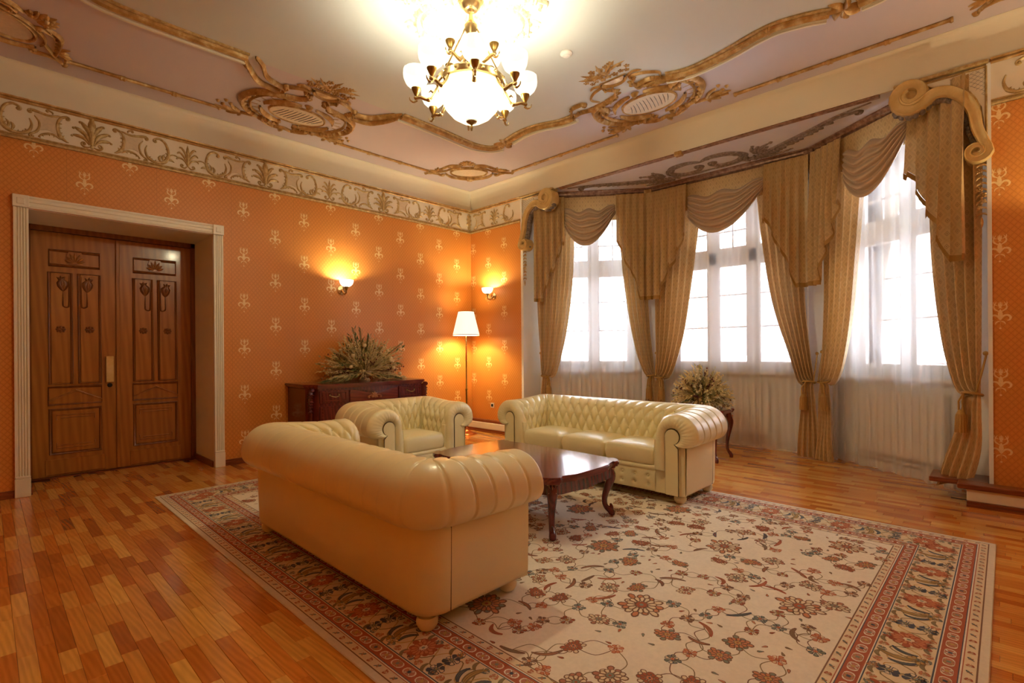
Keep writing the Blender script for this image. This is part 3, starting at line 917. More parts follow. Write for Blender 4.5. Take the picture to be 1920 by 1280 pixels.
def piece_cartouche():
    R = Relief(fm_flat())
    poly = [(-.10, .085), (-.07, .0), (-.085, -.075), (.0, -.055), (.09, -.085), (.07, .0), (.105, .095), (.0, .075)]
    R.plate([tuple(p) for p in smooth_pts(poly, 4, True)], .006, 1)
    R.scroll([(.15, -.135), (.085, -.10), (.062, .0), (.085, .085), (.13, .115)], .014, .02, -1, .9, .016)
    R.acanthus([(.14, -.135), (.09, -.09), (.07, -.02), (.08, .06)], .016, 4, -1, 1.2, .016)
    R.scroll([(-.02, .10), (-.08, .10), (-.125, .108)], .012, .018, 1, 1, .014); R.stroke([(-.13, .12), (0, .085), (.09, .11)], .014, .014, sm=4)
    R.scroll([(-.10, .06), (-.065, .0), (-.08, -.08), (-.13, -.125)], .012, .02, 1, .9, .014)
    R.acanthus([(.09, -.12), (.03, -.085), (-.04, -.105), (-.075, -.14)], .012, 4, 1, 1.2, .013)
    R.scroll([(.03, .105), (.03, .125), (0, .14)], .009, .012, 1, 1, .012)
    return R.mesh('cartouche', [M['giltpale'], M['shade_gray']])
def piece_scroll():
    R = Relief(fm_flat())
    R.scroll([(-.10, .02), (-.115, -.04), (-.085, -.115), (-.01, -.14), (.07, -.115), (.10, -.03), (.075, .08), (.02, .125), (-.03, .11)], .016, .02, 1, .8, .017)
    R.acanthus([(-.02, -.14), (.05, -.12), (.09, -.05), (.095, .03)], .015, 5, 1, 1.3, .016)
    R.acanthus([(.01, -.14), (-.05, -.13), (-.09, -.09)], .012, 3, -1, 1.2, .014)
    R.stroke([(.095, -.05), (.13, -.02), (.17, -.02), (.20, -.045)], .008, .009, sm=4); R.leaf((.09, -.09), (.155, -.10), .013, .2, .012)
    R.leaf((.02, -.12), (.03, -.05), .014, .2, .014); R.leaf((.05, -.11), (.065, -.03), .012, .2, .013)
    return R.mesh('scroll', M['giltpale'])
FR = {'p': piece_palmette(), 's': piece_small(), 'c': piece_cartouche(), 'r': piece_scroll()}
def frieze_band(name, label, kind, a0, a1, items):
    root = thing(name, None, None); root['kind'] = 'structure'; root['label'] = label
    fm = fm_wall_a(YA) if kind == 'a' else fm_wall_b(XB)
    m_ = MB(); m_.prism([(a0, FB), (a1, FB), (a1, FT), (a0, FT)], fm, 0, .008); m_.build('frieze_panel', M['frieze'], root)
    m_ = MB()
    for pr in ([(FT-.045, 0), (FT-.045, .014), (FT-.036, .024), (FT-.026, .024), (FT-.02, .014), (FT-.012, .028), (FT, .032), (FT+.004, 0)],):
        m_.prism(pr, (lambda p, q, h: (h, YA-q, p)) if kind == 'a' else (lambda p, q, h: (XB-q, h, p)), a0, a1)
    m_.build('gilt_rail', M['gilt'], root)
    m_ = MB(); pr = [(FB, 0), (FB, .022), (FB+.014, .026), (FB+.02, .014), (FB+.03, .012), (FB+.036, .020), (FB+.048, .018), (FB+.052, 0)]
    m_.prism(pr, (lambda p, q, h: (h, YA-q, p)) if kind == 'a' else (lambda p, q, h: (XB-q, h, p)), a0, a1); m_.build('gilt_rail', M['giltpale'], root)
    nm = {'p': 'palmette', 's': 'small_palmette', 'c': 'cartouche', 'r': 'scroll'}
    zc = (FB+FT)/2 + .004
    for (k, a, mir) in items:
        if kind == 'a': inst(nm[k], FR[k], root, (a, YA-.008, zc), (PI/2, 0, 0), (mir, 1, 1))
        else: inst(nm[k], FR[k], root, (XB-.008, a, zc), (PI/2, 0, -PI/2), (mir, 1, 1))
    return root
items = []
for k in range(-1, 4):
    c = .78 + 1.70*k
    for kd, off, mir in (('p', 0, 1), ('c', .33, -1), ('c', -.33, 1), ('r', .565, 1), ('r', -.565, -1), ('s', .85, 1)):
        if X0+.1 < c+off < XB-.13: items.append((kd, c+off, mir))
items.append(('p', XB-.05, .35))
frieze_band('trim_7', 'cream frieze with gilt palmettes and scrolls above the door wall', 'a', X0, XB, items)
frieze_band('trim_8', 'short cream frieze with gilt scrolls in the lamp corner', 'b', BY1+.014, YA, [('c', YA-.23, 1), ('s', YA-.60, 1), ('r', YA-.92, -1)])
frieze_band('trim_9', 'cream frieze with gilt scrolls above the end wall', 'b', Y0, BY0-.008, [('r', BY0-.20, 1), ('s', BY0-.50, 1), ('c', BY0-.8, -1)])
mb = MB(); mb.box(X0, Y0, FB, XB, Y0+.01, FT); mb.box(X0, Y0, FB, X0+.01, YA, FT); struct('trim_10', mb, M['frieze'], label='plain cream frieze on the two walls facing the doors and the bay')

# ---- ceiling: centre field, frame moulding, outer rod, cartouches
CXM, CYM = 2.63, 2.80
fc = fm_ceil(ZC)
halfx, halfy = 4.73-CXM, 5.0-CYM
def mirror_paths(P):
    out = []
    for sx in (1, -1):
        for sy in (1, -1):
            out.append([(CXM+sx*(p[0]-CXM), CYM+sy*(p[1]-CYM)) for p in P])
    return out
ring = []
for P in (((CXM, 5.0), (4.45, 5.02), (4.72, 4.93), (4.78, 4.78), (4.69, 4.5), (4.66, 4.13), (4.76, 3.86), (4.80, 3.6), (4.74, 3.3), (4.74, CYM)),):
    q = smooth_pts(P, 5)
    Q = mirror_paths(q)
    ring = [tuple(p) for p in Q[0]] + [tuple(p) for p in reversed(Q[1])] + [tuple(p) for p in Q[3]] + [tuple(p) for p in reversed(Q[2])]
m_ = MB(); rr = []
for p in ring:
    if not rr or math.hypot(p[0]-rr[-1][0], p[1]-rr[-1][1]) > 1e-4: rr.append(p)
if math.hypot(rr[0][0]-rr[-1][0], rr[0][1]-rr[-1][1]) < 1e-4: rr.pop()
m_.prism(rr, fc, 0, .012); m_.build('centre_field', M['ceil_in'], ceiling)
FPROF = [(-.075, 0), (-.075, .02), (-.06, .028), (-.05, .018), (-.03, .018), (-.024, .04), (0, .055), (.022, .045), (.03, .02), (.045, .018), (.052, .034), (.064, .034), (.07, 0)]
def frame_run(path, name='frame_moulding'):
    m_ = MB(); mould(m_, path, FPROF[4:9], fm_ceil(ZC-.002)); o = m_.build(name, [M['gilt']], ceiling, 35)
    m_ = MB(); mould(m_, path, FPROF[:5], fm_ceil(ZC-.002)); m_.build('frame_fillet', [M['giltpale']], ceiling, 35)
    m_ = MB(); mould(m_, path, FPROF[8:], fm_ceil(ZC-.002)); m_.build('frame_fillet', [M['plaster']], ceiling, 35)
    m2 = MB(); mould(m2, path, [(.060, 0), (.064, .05), (.085, .05), (.105, .03), (.108, 0)], fm_ceil(ZC-.002)); m2.build('frame_edge', M['plaster'], ceiling, 35)
runA = [(.62, 5.0), (1.68, 4.98)]
runB = smooth_pts([(3.36, 5.0), (4.0, 5.02), (4.48, 5.05), (4.72, 4.97), (4.80, 4.82)], 5)
runC = smooth_pts([(4.74, 4.62), (4.68, 4.30), (4.70, 4.05), (4.79, 3.80), (4.80, 3.62)], 5)
runD = smooth_pts([(4.73, 2.42), (4.80, 2.2), (4.76, 1.85), (4.66, 1.45), (4.70, 1.2), (4.78, 1.02)], 5)
runE = smooth_pts([(4.80, .82), (4.74, .62), (4.4, .57), (3.4, .6)], 5)
runF = smooth_pts([(1.70, 5.0), (.9, 5.02), (.58, 4.97), (.46, 4.82)], 4)
for r in (runB, runC, runD, runE): frame_run(list(reversed(r)) if False else r)
frame_run(list(reversed([tuple(p) for p in runF])))
frame_run(smooth_pts([(.52, 4.6), (.58, 4.1), (.5, 3.6)], 4)); frame_run(smooth_pts([(1.9, .6), (1.0, .57), (.55, .62), (.46, .8)], 4))
# leafy knots at the frame's corners and breaks
def knot(c, ang, s=1.0):
    R = Relief(fm_ceil(ZC-.002)); ca, sa = math.cos(ang), math.sin(ang)
    R.T = lambda p: (c[0]+s*(p[0]*ca-p[1]*sa), c[1]+s*(p[0]*sa+p[1]*ca))
    for (a, b, w) in (((0, 0), (.17, .03), .035), ((0, 0), (.13, .12), .03), ((0, 0), (.03, .17), .03), ((0, 0), (-.13, .09), .03), ((0, 0), (-.16, -.03), .03), ((0, 0), (.12, -.10), .03), ((0, 0), (-.05, -.12), .03)):
        R.leaf(a, b, w, .15, .05)
    R.rose((0, 0), .055); R.rose((.07, .06), .04); R.rose((-.06, .04), .035)
    R.build('leaf_knot', M['gilt'], ceiling)
for c, a in (((4.77, 4.71), .8), ((4.79, .92), -.8), ((.47, 4.72), 2.4), ((4.66, 1.45), 0.2)): knot(c, a, .9 if a != .2 else .35)
def curl(P, w=.028, name='frame_scroll', turn=1, r=.06):
    R = Relief(fm_ceil(ZC-.002))
    R.scroll(P, w, r, turn, 1.0, .05); R.acanthus([P[0], P[1], P[2]], w*.8, 5, -turn, 1.0, .045)
    R.build(name, M['gilt'], ceiling)
curl([(1.68, 5.02), (1.76, 5.16), (1.92, 5.36), (2.12, 5.42)], .03, turn=-1); curl([(1.75, 4.93), (1.84, 5.02), (1.95, 5.22), (2.15, 5.32)], .022, turn=-1, r=.035)
curl([(3.36, 5.02), (3.33, 5.2), (3.2, 5.42), (2.98, 5.46)], .03, turn=1); curl([(3.34, 4.95), (3.26, 5.1), (3.12, 5.3), (2.95, 5.34)], .022, turn=1, r=.035)
curl([(4.80, 3.62), (4.76, 3.46), (4.82, 3.30), (4.92, 3.24)], .03, turn=1); curl([(4.73, 2.42), (4.76, 2.32), (4.86, 2.36), (4.92, 2.46)], .03, turn=-1)
curl([(4.74, 2.42), (4.64, 2.55), (4.66, 2.70)], .02, turn=-1, r=.04); curl([(4.78, 3.62), (4.62, 3.5), (4.60, 3.36)], .02, turn=1, r=.04)

# outer rod with knots
def rod(a, b):
    m_ = MB(); L = math.hypot(b[0]-a[0], b[1]-a[1]); n = max(1, int(L/.42)); pts = []; rad = []
    for i in range(n+1):
        t = i/n; q = (a[0]+(b[0]-a[0])*t, a[1]+(b[1]-a[1])*t)
        for dd, r in ((-.03, .018), (-.015, .03), (0, .024), (.015, .03), (.03, .018)):
            tt = t+dd/L
            if 0 <= tt <= 1: pts.append((a[0]+(b[0]-a[0])*tt, a[1]+(b[1]-a[1])*tt, ZC-.012)); rad.append(r)
    m_.tube(pts, rad, 8); m_.build('ceiling_rod', M['gilt'], ceiling, 50)
RY, RX = 6.26, 5.60
rod((.53, RY), (1.84, RY)); rod((3.18, RY), (4.68, RY)); rod((RX, 5.38), (RX, 3.52)); rod((RX, 2.08), (RX, .30))

def piece_big_cartouche():
    R = Relief(fm_flat())
    R.plate(arc((0, 0), .30, 0, 2*PI, 28, .19)[:-1], .012, 1)
    R.stroke(arc((0, 0), .31, 0, 2*PI, 40, .205), .012, .02, (1, 1))
    for j in range(11):
        xx = -.22+.044*j; yy = .16*math.sqrt(max(0, 1-(xx/.27)**2)); R.stroke([(xx-.03, -yy*.8), (xx+.01, 0), (xx+.04, yy*.8)], .0045, .008, (.4, .4), 2, 3, lift=.010)
    for a0, a1 in ((.15, 1.35), (1.75, 2.95), (3.3, 4.5), (4.85, 6.1)):
        P = arc((0, -.0), .40, a0, a1, 10, .285); R.stroke(P, [.01, .03, .03, .012], .045)
    R.leaf((0, .27), (.0, .33), .05, 0, .05)
    for sg in (-1, 1):
        W_ = [(.18*sg, .36), (.36*sg, .37), (.54*sg, .27), (.61*sg, .06), (.54*sg, -.15), (.38*sg, -.30), (.20*sg, -.34)]
        R.acanthus(W_, .034, 13, 1 if sg < 0 else -1, 1.15, .05)
        R.stroke(smooth_pts([(.2*sg, .33), (.42*sg, .29), (.52*sg, .08), (.46*sg, -.14), (.32*sg, -.26)], 4), .014, .03)
        for k in range(6):
            a = PI*(.22-.085*k); c0 = (.43*math.cos(a)*sg, .31*math.sin(a)); c1 = (.50*math.cos(a)*sg, .40*math.sin(a)*.9)
            R.stroke([c0, c1], .006, .012)
        # sprigs towards the rods
        R.stroke([(.38*sg, -.33), (.55*sg, -.36), (.72*sg, -.40)], [.02, .018, .01], .03, sm=3)
        for q in ((.58, -.27), (.66, -.20), (.72, -.30), (.76, -.36), (.62, -.45), (.50, -.46)): R.leaf((.5*sg, -.35), (q[0]*sg, q[1]), .022, .1, .028)
        for q in ((.64, -.22), (.70, -.17), (.76, -.24), (.70, -.28)): R.dot((q[0]*sg, q[1]), .022, .025)
        # lower scrolls
        R.scroll([(.05*sg, -.46), (.16*sg, -.44), (.26*sg, -.38)], .022, .035, sg, 1, .035)
        R.acanthus([(.34*sg, -.32), (.22*sg, -.36), (.08*sg, -.47)], .02, 5, sg, 1.2, .035)
        R.scroll([(.10*sg, -.24), (.16*sg, -.31), (.12*sg, -.36)], .018, .025, -sg, 1, .035)
        # upper scrolls carrying the basket
        R.acanthus([(.30*sg, .40), (.17*sg, .42), (.10*sg, .52), (.19*sg, .60)], .026, 6, sg, 1.2, .045)
        R.scroll([(.36*sg, .42), (.40*sg, .52), (.30*sg, .62), (.18*sg, .66)], .018, .04, sg, .9, .035)
        R.stroke([(.10*sg, .66), (.22*sg, .72), (.30*sg, .68)], .014, .03, sm=4)
        for q in ((.12, .92), (.20, .90), (.26, .84), (.16, .80), (.22, .78)): R.rose((q[0]*sg*.9, q[1]), .035)
    R.stroke(arc((0, .72), .14, PI*1.02, PI*1.98, 10, .10), .022, .04, (1, 1)); R.stroke([(-.15, .73), (.15, .73)], .018, .04); R.plate([(-.12, .72), (-.07, .64), (.07, .64), (.12, .72)], .02)
    for q in ((0, .80), (-.07, .79), (.07, .79), (.03, .87), (-.04, .88), (0, .95), (.08, .96), (-.08, .97), (.14, .98)): R.rose(q, .042)
    for q in ((.2, 1.0), (-.2, .99), (.02, 1.05), (.27, .93), (-.27, .93)): R.leaf((0, .84), q, .02, .1, .03)
    R.stroke([(-.13, -.47), (0, -.42), (.13, -.47)], .02, .035, sm=4); R.leaf((0, -.42), (0, -.56), .035, 0, .035)
    return R.mesh('ceiling_cartouche', [M['gilt'], M['shade_gray'], M['silver']])
BC = piece_big_cartouche()
for loc, rz in (((2.53, 5.86), 0), ((5.13, 2.83), -PI/2), ((2.63, -.3), PI), ((.13, 2.83), PI/2)):
    inst('ceiling_cartouche', BC, ceiling, (loc[0], loc[1], ZC-.002), (PI, 0, rz))
def piece_corner():
    R = Relief(fm_flat())
    R.plate(arc((0, 0), .26, 0, 2*PI, 24, .16)[:-1], .01, 1)
    R.stroke(arc((0, 0), .28, 0, 2*PI, 36, .18), .014, .025, (1, 1))
    R.stroke(arc((0, -.02), .36, PI, 2*PI, 20, .26), .022, .035, (.6, .6)); R.stroke(arc((0, 0), .36, .1, PI-.1, 20, .22), .012, .025, (.3, .3))
    R.rose((0, -.30), .07)
    for sg in (-1, 1):
        R.acanthus([(.10*sg, .30), (.24*sg, .30), (.38*sg, .18), (.52*sg, .02)], .02, 6, -sg, 1.2, .03)
        R.stroke([(.30*sg, .10), (.42*sg, .05), (.56*sg, -.0), (.66*sg, -.02)], .016, .028, sm=4)
        R.scroll([(.62*sg, .0), (.50*sg, -.03), (.44*sg, -.10)], .018, .035, -sg, 1, .03)
        for q in ((.50, .16), (.58, .12), (.44, .22), (.62, .07)): R.leaf((.44*sg, .08), (q[0]*sg, q[1]), .02, .1, .025)
        R.dot((.66*sg, -.02), .03, .03)
        R.scroll([(.28*sg, .22), (.20*sg, .27), (.12*sg, .26)], .016, .03, sg, 1, .03)
    R.fan((0, .28), .20, PI*.2, PI*.8, 7, .03); R.rose((0, .40), .06); R.rose((-.07, .34), .045); R.rose((.07, .34), .045)
    return R.mesh('corner_ornament', [M['gilt'], M['shade_gray']])
CO = piece_corner()
for loc, rz in (((5.17, 5.89), -PI/4), ((.09, 5.89), PI/4), ((5.17, -.29), -3*PI/4)):
    inst('corner_ornament', CO, ceiling, (loc[0], loc[1], ZC-.002), (PI, 0, rz))

# ---- rosette above the chandelier
CHX, CHY = 2.63, 2.96
R = Relief(fm_at((CHX, CHY, ZC-.013), (1, 0, 0), (0, 1, 0), (0, 0, -1)))
for k in range(4):
    ca, sa = math.cos(k*PI/2), math.sin(k*PI/2)
    R.T = lambda p, ca=ca, sa=sa: (p[0]*ca-p[1]*sa, p[0]*sa+p[1]*ca)
    R.stroke(arc((.36, 0), .18, 0, 2*PI, 24, .14), .018, .03, (1, 1)); 
    for j in range(9): R.stroke([(.24+.03*j, -.08+abs(j-4)*.008), (.24+.03*j, .08-abs(j-4)*.008)], .005, .012)
    for sg in (-1, 1):
        R.acanthus([(.10, .05*sg), (.24, .17*sg), (.42, .19*sg), (.56, .10*sg)], .022, 9, sg, 1.1, .035)
        R.scroll([(.56, .10*sg), (.62, .03*sg), (.58, -.02*sg)], .014, .03, -sg, 1, .03)
        R.leaf((.5, .1*sg), (.60, .2*sg), .02, .2*sg); R.dot((.62, .14*sg), .02)
    R.fan((.56, 0), .12, -PI*.4, PI*.4, 5, .02); R.rose((.60, 0), .04)
    R.acanthus([(.12, .12), (.26, .26), (.36, .36)], .03, 6, 1, 1.2, .04, both=True)
    R.scroll([(.36, .36), (.40, .44), (.34, .47)], .014, .03, 1, 1, .03)
R.T = lambda p: p
R.stroke(arc((0, 0), .12, 0, 2*PI, 28), .025, .05, (1, 1))
R.build('ceiling_rosette', M['creamgold'], ceiling)

# ---- bay: soffit scrollwork, front band, cornice above the curtains
R = Relief(fm_at((6.66, 2.85, ZS-.001), (0, -1, 0), (-1, 0, 0), (0, 0, -1)))
for sg in (-1, 1):
    R.scroll([(0, .16), (.16*sg, .22), (.38*sg, .17), (.47*sg, .02), (.36*sg, -.12), (.16*sg, -.13), (.06*sg, -.04)], .036, .06, -sg, .9, .03)
    R.scroll([(0, -.20), (.22*sg, -.20), (.42*sg, -.14), (.52*sg, .0), (.48*sg, .12)], .028, .05, sg, .9, .025)
    R.acanthus([(.02*sg, .18), (.16*sg, .25), (.36*sg, .23), (.50*sg, .10)], .03, 8, -sg, 1.1, .025)
    R.acanthus([(.40*sg, -.16), (.65*sg, -.17), (.90*sg, -.05), (1.2*sg, .12), (1.48*sg, .30)], .044, 15, sg, 1.1, .03, both=True)
    R.stroke([(.6*sg, -.15), (.9*sg, .02), (1.25*sg, .22), (1.6*sg, .42), (1.9*sg, .52)], [.022, .022, .018, .008], .02, sm=5)
    for q in ((.62, .06), (.70, .14), (.78, .06), (.66, .2), (.86, .18), (.74, -.02)): R.leaf((.64*sg, -.08), (q[0]*sg, q[1]), .03, .15*sg, .02); R.dot((q[0]*sg, q[1]), .024)
    R.scroll([(1.35*sg, .2), (1.55*sg, .36), (1.75*sg, .40)], .018, .05, -sg, 1.0, .025)
    R.acanthus([(.55*sg, -.22), (.75*sg, -.24), (1.0*sg, -.20)], .018, 6, -sg, 1.1, .02)
R.build('soffit_scrollwork', M['silver'], soffit)
m_ = MB()
BAND = [(-.045, FT-.018), (-.055, FT-.03), (-.04, FT-.04), (-.02, FT-.036), (.0, FT-.044), (.02, FT-.036), (.03, FT-.01), (.04, ZS), (-.03, ZS)]
m_.prism([(p[0], p[1]) for p in BAND], lambda p, q, h: (XB+.05+p, h, q), .86, BY1-.75); soffb = m_.build('soffit_band', M['bronze'], soffit)
m_ = MB(); m_.bbox(XB-.015, 2.83, FT-.06, XB+.06, 2.93, FT-.005, .01); m_.build('band_boss', M['gilt'], soffit)
PTS = [(6.05, 5.30), (7.08, 3.91), (7.08, 1.68), (6.05, .30)]
def mitred(P):
    out = []
    for i, p in enumerate(P):
        ns = []
        for a, b in ((i-1, i), (i, i+1)):
            if a < 0 or b >= len(P): continue
            d = Vector((P[b][0]-P[a][0], P[b][1]-P[a][1])).normalized(); ns.append(Vector((-d.y, d.x)))   # towards the room? fixed below
        n = sum(ns, Vector((0, 0))); n.normalize(); k = 1/max(.5, n.dot(ns[0])); n *= k
        if n.dot(Vector((p[0]-3, p[1]-2.8))) > 0: n = -n
        out.append((p[0], p[1], n.x, n.y))
    return out
ROOMWARD = mitred(PTS)
m_ = MB(); m_.sweep([(-.06, ZS), (.10, ZS), (.10, ZS-.015), (.075, ZS-.03), (.07, ZS-.05), (.045, ZS-.06), (.05, ZS-.075), (.035, ZS-.095), (.0, ZS-.105), (-.06, ZS-.105)], ROOMWARD)
struct('trim_11', m_, M['bronze'], 30, label='brown moulded cornice above the bay curtains')
# consoles at the two kinks with hanging garlands, on narrow pale pilasters
for k, i in ((0, 1), (1, 2)):
    x, y, nx, ny = ROOMWARD[i]; n = Vector((nx, ny, 0)).normalized(); tdir = Vector((-n.y, n.x, 0)); B0 = Vector((x, y, 0)) - n*.02
    ps = thing('trim_%d' % (12+k), None, None); ps['kind'] = 'structure'; ps['label'] = ['pale pilaster with gilt console between the first and middle window', 'pale pilaster with dark console between the middle window and the end wall window'][k]
    fmk = fm_at(B0, tdir, (0, 0, 1), n)
    m_ = MB(); m_.prism([(-.16, .0), (.16, .0), (.16, ZS-.1), (-.16, ZS-.1)], fm_at(B0-n*.16, tdir, (0, 0, 1), n), 0, .05); m_.build('shaft', M['bluewhite'], ps)
    m_ = MB(); side = [(-.12, ZS-.03), (.14, ZS-.03), (.14, ZS-.09), (.115, ZS-.14), (.06, ZS-.20), (.03, ZS-.30), (-.12, ZS-.32)]
    m_.prism(side, fm_at(B0, n, (0, 0, 1), tdir), -.055, .055); m_.build('console', M['bronze'] if k else M['gilt'], ps)
    R = Relief(fm_at(B0+n*.07, tdir, (0, 0, 1), n)); R.fan((0, ZS-.24), .16, PI*.2, PI*.8, 5, .024, h=.03); R.dot((0, ZS-.25), .03, .035)
    R.scroll([(-.05, ZS-.06), (.02, ZS-.05), (.06, ZS-.06)], .016, .025, -1, 1, .04); R.build('console_leaf', M['gilt'], ps)
    R = Relief(fm_at(B0-n*.11, tdir, (0, 0, 1), n))
    for q in range(7): R.rose((0, ZS-.36-.06*q), .032-.003*q); R.leaf((0, ZS-.36-.06*q), (.05, ZS-.33-.06*q), .014, .1); R.leaf((0, ZS-.36-.06*q), (-.05, ZS-.33-.06*q), .014, .1)
    R.build('garland', M['silver'], ps)

# ---- S-scroll brackets in the upper corners of the bay opening
def bracket(sg, num, label):
    cy = lambda y: (BY0 + (y-BY0)) if sg > 0 else (BY1 - (y-BY0))
    root = thing('trim_%d' % num, None, None); root['kind'] = 'structure'; root['label'] = label
    fmx = lambda a, b, h: (XB-.03-h, cy(a), b)
    # centre line: big volute -> arch -> small volute, with widths
    big = spiral((.615, 3.642), .125, .045, -PI*.5, 1.45, 26)[::-1]
    small = spiral((.172, 3.012), .080, .022, PI*.92, 1.45, 22)
    mid = [tuple(p) for p in smooth_pts([(.615, 3.517), (.53, 3.55), (.45, 3.60), (.35, 3.585), (.255, 3.50), (.192, 3.36), (.170, 3.22), (.132, 3.10), (.105, 3.04)], 5)]
    cl = big[:-1] + mid + small[1:]
    wd = [.022]*3 + list(np.linspace(.03, .055, len(big)-4)) + list(np.linspace(.055, .045, len(mid)//2)) + list(np.linspace(.045, .034, len(mid)-len(mid)//2)) + list(np.linspace(.034, .014, len(small)-1))
    V = []; n = len(cl)
    for i in range(n):
        a, b = cl[max(i-1, 0)], cl[min(i+1, n-1)]; dx, dy = b[0]-a[0], b[1]-a[1]; L = math.hypot(dx, dy) or 1; nx, ny = -dy/L, dx/L; w = wd[min(i, len(wd)-1)]
        for o, hh in ((-1, -.12), (-1, .03), (-.8, .045), (-.45, .036), (.45, .036), (.8, .045), (1, .03), (1, -.12)):
            V.append(fmx(cl[i][0]+nx*w*o, cl[i][1]+ny*w*o, hh))
    F = [(i*8+k, i*8+(k+1) % 8, (i+1)*8+(k+1) % 8, (i+1)*8+k) for i in range(n-1) for k in range(8)] + [tuple(range(8)), tuple((n-1)*8+k for k in range(7, -1, -1))]
    m_ = MB(); m_.add(V, F); m_.build('scroll_arm', M['giltsolid'], root, 35)
    m_ = MB()
    for c, r in (((.615, 3.642), .132), ((.172, 3.012), .086)):
        m_.prism(arc(c, r, 0, 2*PI, 24)[:-1], fmx, -.12, .004)
    m_.build('volute_disc', M['giltsolid'], root)
    R = Relief(lambda a, b, h: (XB+.02+.0, cy(a), b-h))       # leaf work hanging below the arm
    m_ = MB()
    for i in range(0, len(mid)-2, 1):
        p = mid[i]; q = mid[i+1]
        dx, dy = q[0]-p[0], q[1]-p[1]; L = math.hypot(dx, dy) or 1; nx, ny = dy/L, -dx/L
        if ny > 0 and nx > 0: nx, ny = nx, ny
        sgn = 1
        c = (p[0]+(-dy/L)*-.062, p[1]+(dx/L)*-.062)
        c = (p[0]+abs(dy/L)*.05, p[1]-abs(dx/L)*.05)
        m_.sph(fmx(c[0], c[1], -.05), .028, 6, 4, 0, (2.2, .9, .9))
    for i in range(8):
        a = PI*(1.05+.1*i); m_.sph(fmx(.615+.165*math.cos(a), 3.642+.165*math.sin(a), -.05), .03, 6, 4, 0, (2.2, 1, 1))
    for i in range(5):
        a = PI*(1.1+.18*i); m_.sph(fmx(.168+.085*math.cos(a), 3.018+.085*math.sin(a), -.05), .018, 6, 4, 0, (2.2, 1, 1))
    m_.build('leaf_edging', M['silver'], root, 60)
    # spandrel: lattice panel in a gilt frame
    sp = [(.05, 3.76), (.60, 3.76), (.50, 3.66), (.36, 3.64), (.22, 3.56), (.14, 3.40), (.115, 3.16), (.05, 3.05)]
    sp = [(max(a, BY0+.004), b) for a, b in sp]
    m_ = MB(); m_.prism(sp, fmx, -.09, -.03); m_.build('spandrel', M['frieze'], root)
    R = Relief(lambda a, b, h: fmx(a, b, -.03+h))
    for k in range(-8, 10):
        for s2 in (-1, 1):
            pts = []
            for j in range(30):
                a = .105+.012*j; b = 3.70 - s2*(a-.25)*.8 + .035*k
                ok = b < 3.715 and b > 3.715 - .0 - .28*max(0, 1-((a-.1)/.3)**.7) and a < .42
                if ok: pts.append((a, b))
            if len(pts) > 2: R.stroke(pts, .0011, .002, (1, 1), 1)
    R.stroke([(BY0+.02, 3.05), (BY0+.02, 3.73)], .010, .02, (1, 1), 0); R.stroke([(BY0+.02, 3.73), (.52, 3.73)], .010, .02, (1, 1), 0); R.stroke([(.52, 3.72), (.45, 3.66), (.36, 3.645), (.24, 3.575), (.16, 3.42), (.13, 3.2)], .010, .016, (.5, .5), 0, 4)
    R.build('lattice_frame', [M['giltpale'], M['silver']], root)
    m_ = MB(); m_.bbox(XB-.05, *( (BY0+.004, 3.745, XB+.10, .74, 3.775) if sg > 0 else (BY1-.66, 3.745, XB+.10, BY1-.004, 3.775)), .006); m_.build('head_band', M['giltpale'], root)
    R = Relief(lambda a, b, h: (XB-.014-h, cy(a), b))
    xg = BY0+.075 if sg < 0 else BY0+.055
    for q in range(9):
        zz = 2.90-.052*q; r = (.014, .02, .016, .014, .026, .03, .024, .018, .012)[q]
        R.rose((xg+.012*math.sin(q*2), zz), r)
        R.leaf((xg, zz), (xg+.034, zz-.03), .009, .2); R.leaf((xg, zz), (xg-.034, zz-.02), .009, -.2)
    R.leaf((xg, 2.45), (xg, 2.36), .012)
    R.build('garland', M['gilt'], root)
bracket(1, 14, 'gilt S-scroll bracket of the bay opening at the end wall')
bracket(-1, 15, 'gilt S-scroll bracket of the bay opening near the lamp corner')

# ================================================================ LAMPS
def bulb(parent, loc, watts, radius=.03, col=LAMP_WARM, name='bulb'):
    l = bpy.data.lights.new(name, 'POINT'); l.energy = watts; l.color = col; l.shadow_soft_size = radius
    o = bpy.data.objects.new(name, l); link(o, parent); o.location = loc
    return o
P_CHAND, P_UP, P_SCONCE, P_FLOOR = 4.8, 1.8, 8.0, 11.0

ch = thing('chandelier', 'brass chandelier with twelve lit opal glass cups and a large bowl', 'chandelier', (CHX, CHY, 0))
m_ = MB(); m_.lathe([(.0, 3.975), (.05, 3.98), (.075, 4.01), (.085, 4.05), (.12, 4.06), (.125, ZC-.012)], 28); m_.lathe([(.0, 3.955), (.02, 3.96), (.03, 3.98)], 14); m_.build('canopy', M['brass'], ch, 40)
m_ = MB(); m_.tube([(0, 0, 3.44), (0, 0, 3.98)], .012, 10); m_.lathe([(.0, 3.44), (.05, 3.45), (.07, 3.47), (.05, 3.50), (.028, 3.53), (.032, 3.58), (.055, 3.62), (.06, 3.66), (.03, 3.70), (.024, 3.78), (.045, 3.82), (.05, 3.86), (.02, 3.90), (.014, 3.95)], 20)
m_.build('column', M['brass'], ch, 40)
m_ = MB()
for k in range(4):
    a = PI/4+k*PI/2; m_.tube([(.25*math.cos(a), .25*math.sin(a), 3.42), (.045*math.cos(a), .045*math.sin(a), 3.84)], .006, 6)
m_.build('tie_rods', M['brass'], ch, 50)
m_ = MB(); m_.lathe([(.252, 3.375), (.268, 3.38), (.272, 3.395), (.262, 3.40), (.266, 3.425), (.258, 3.435), (.245, 3.43), (.245, 3.375)], 48, cap=False)
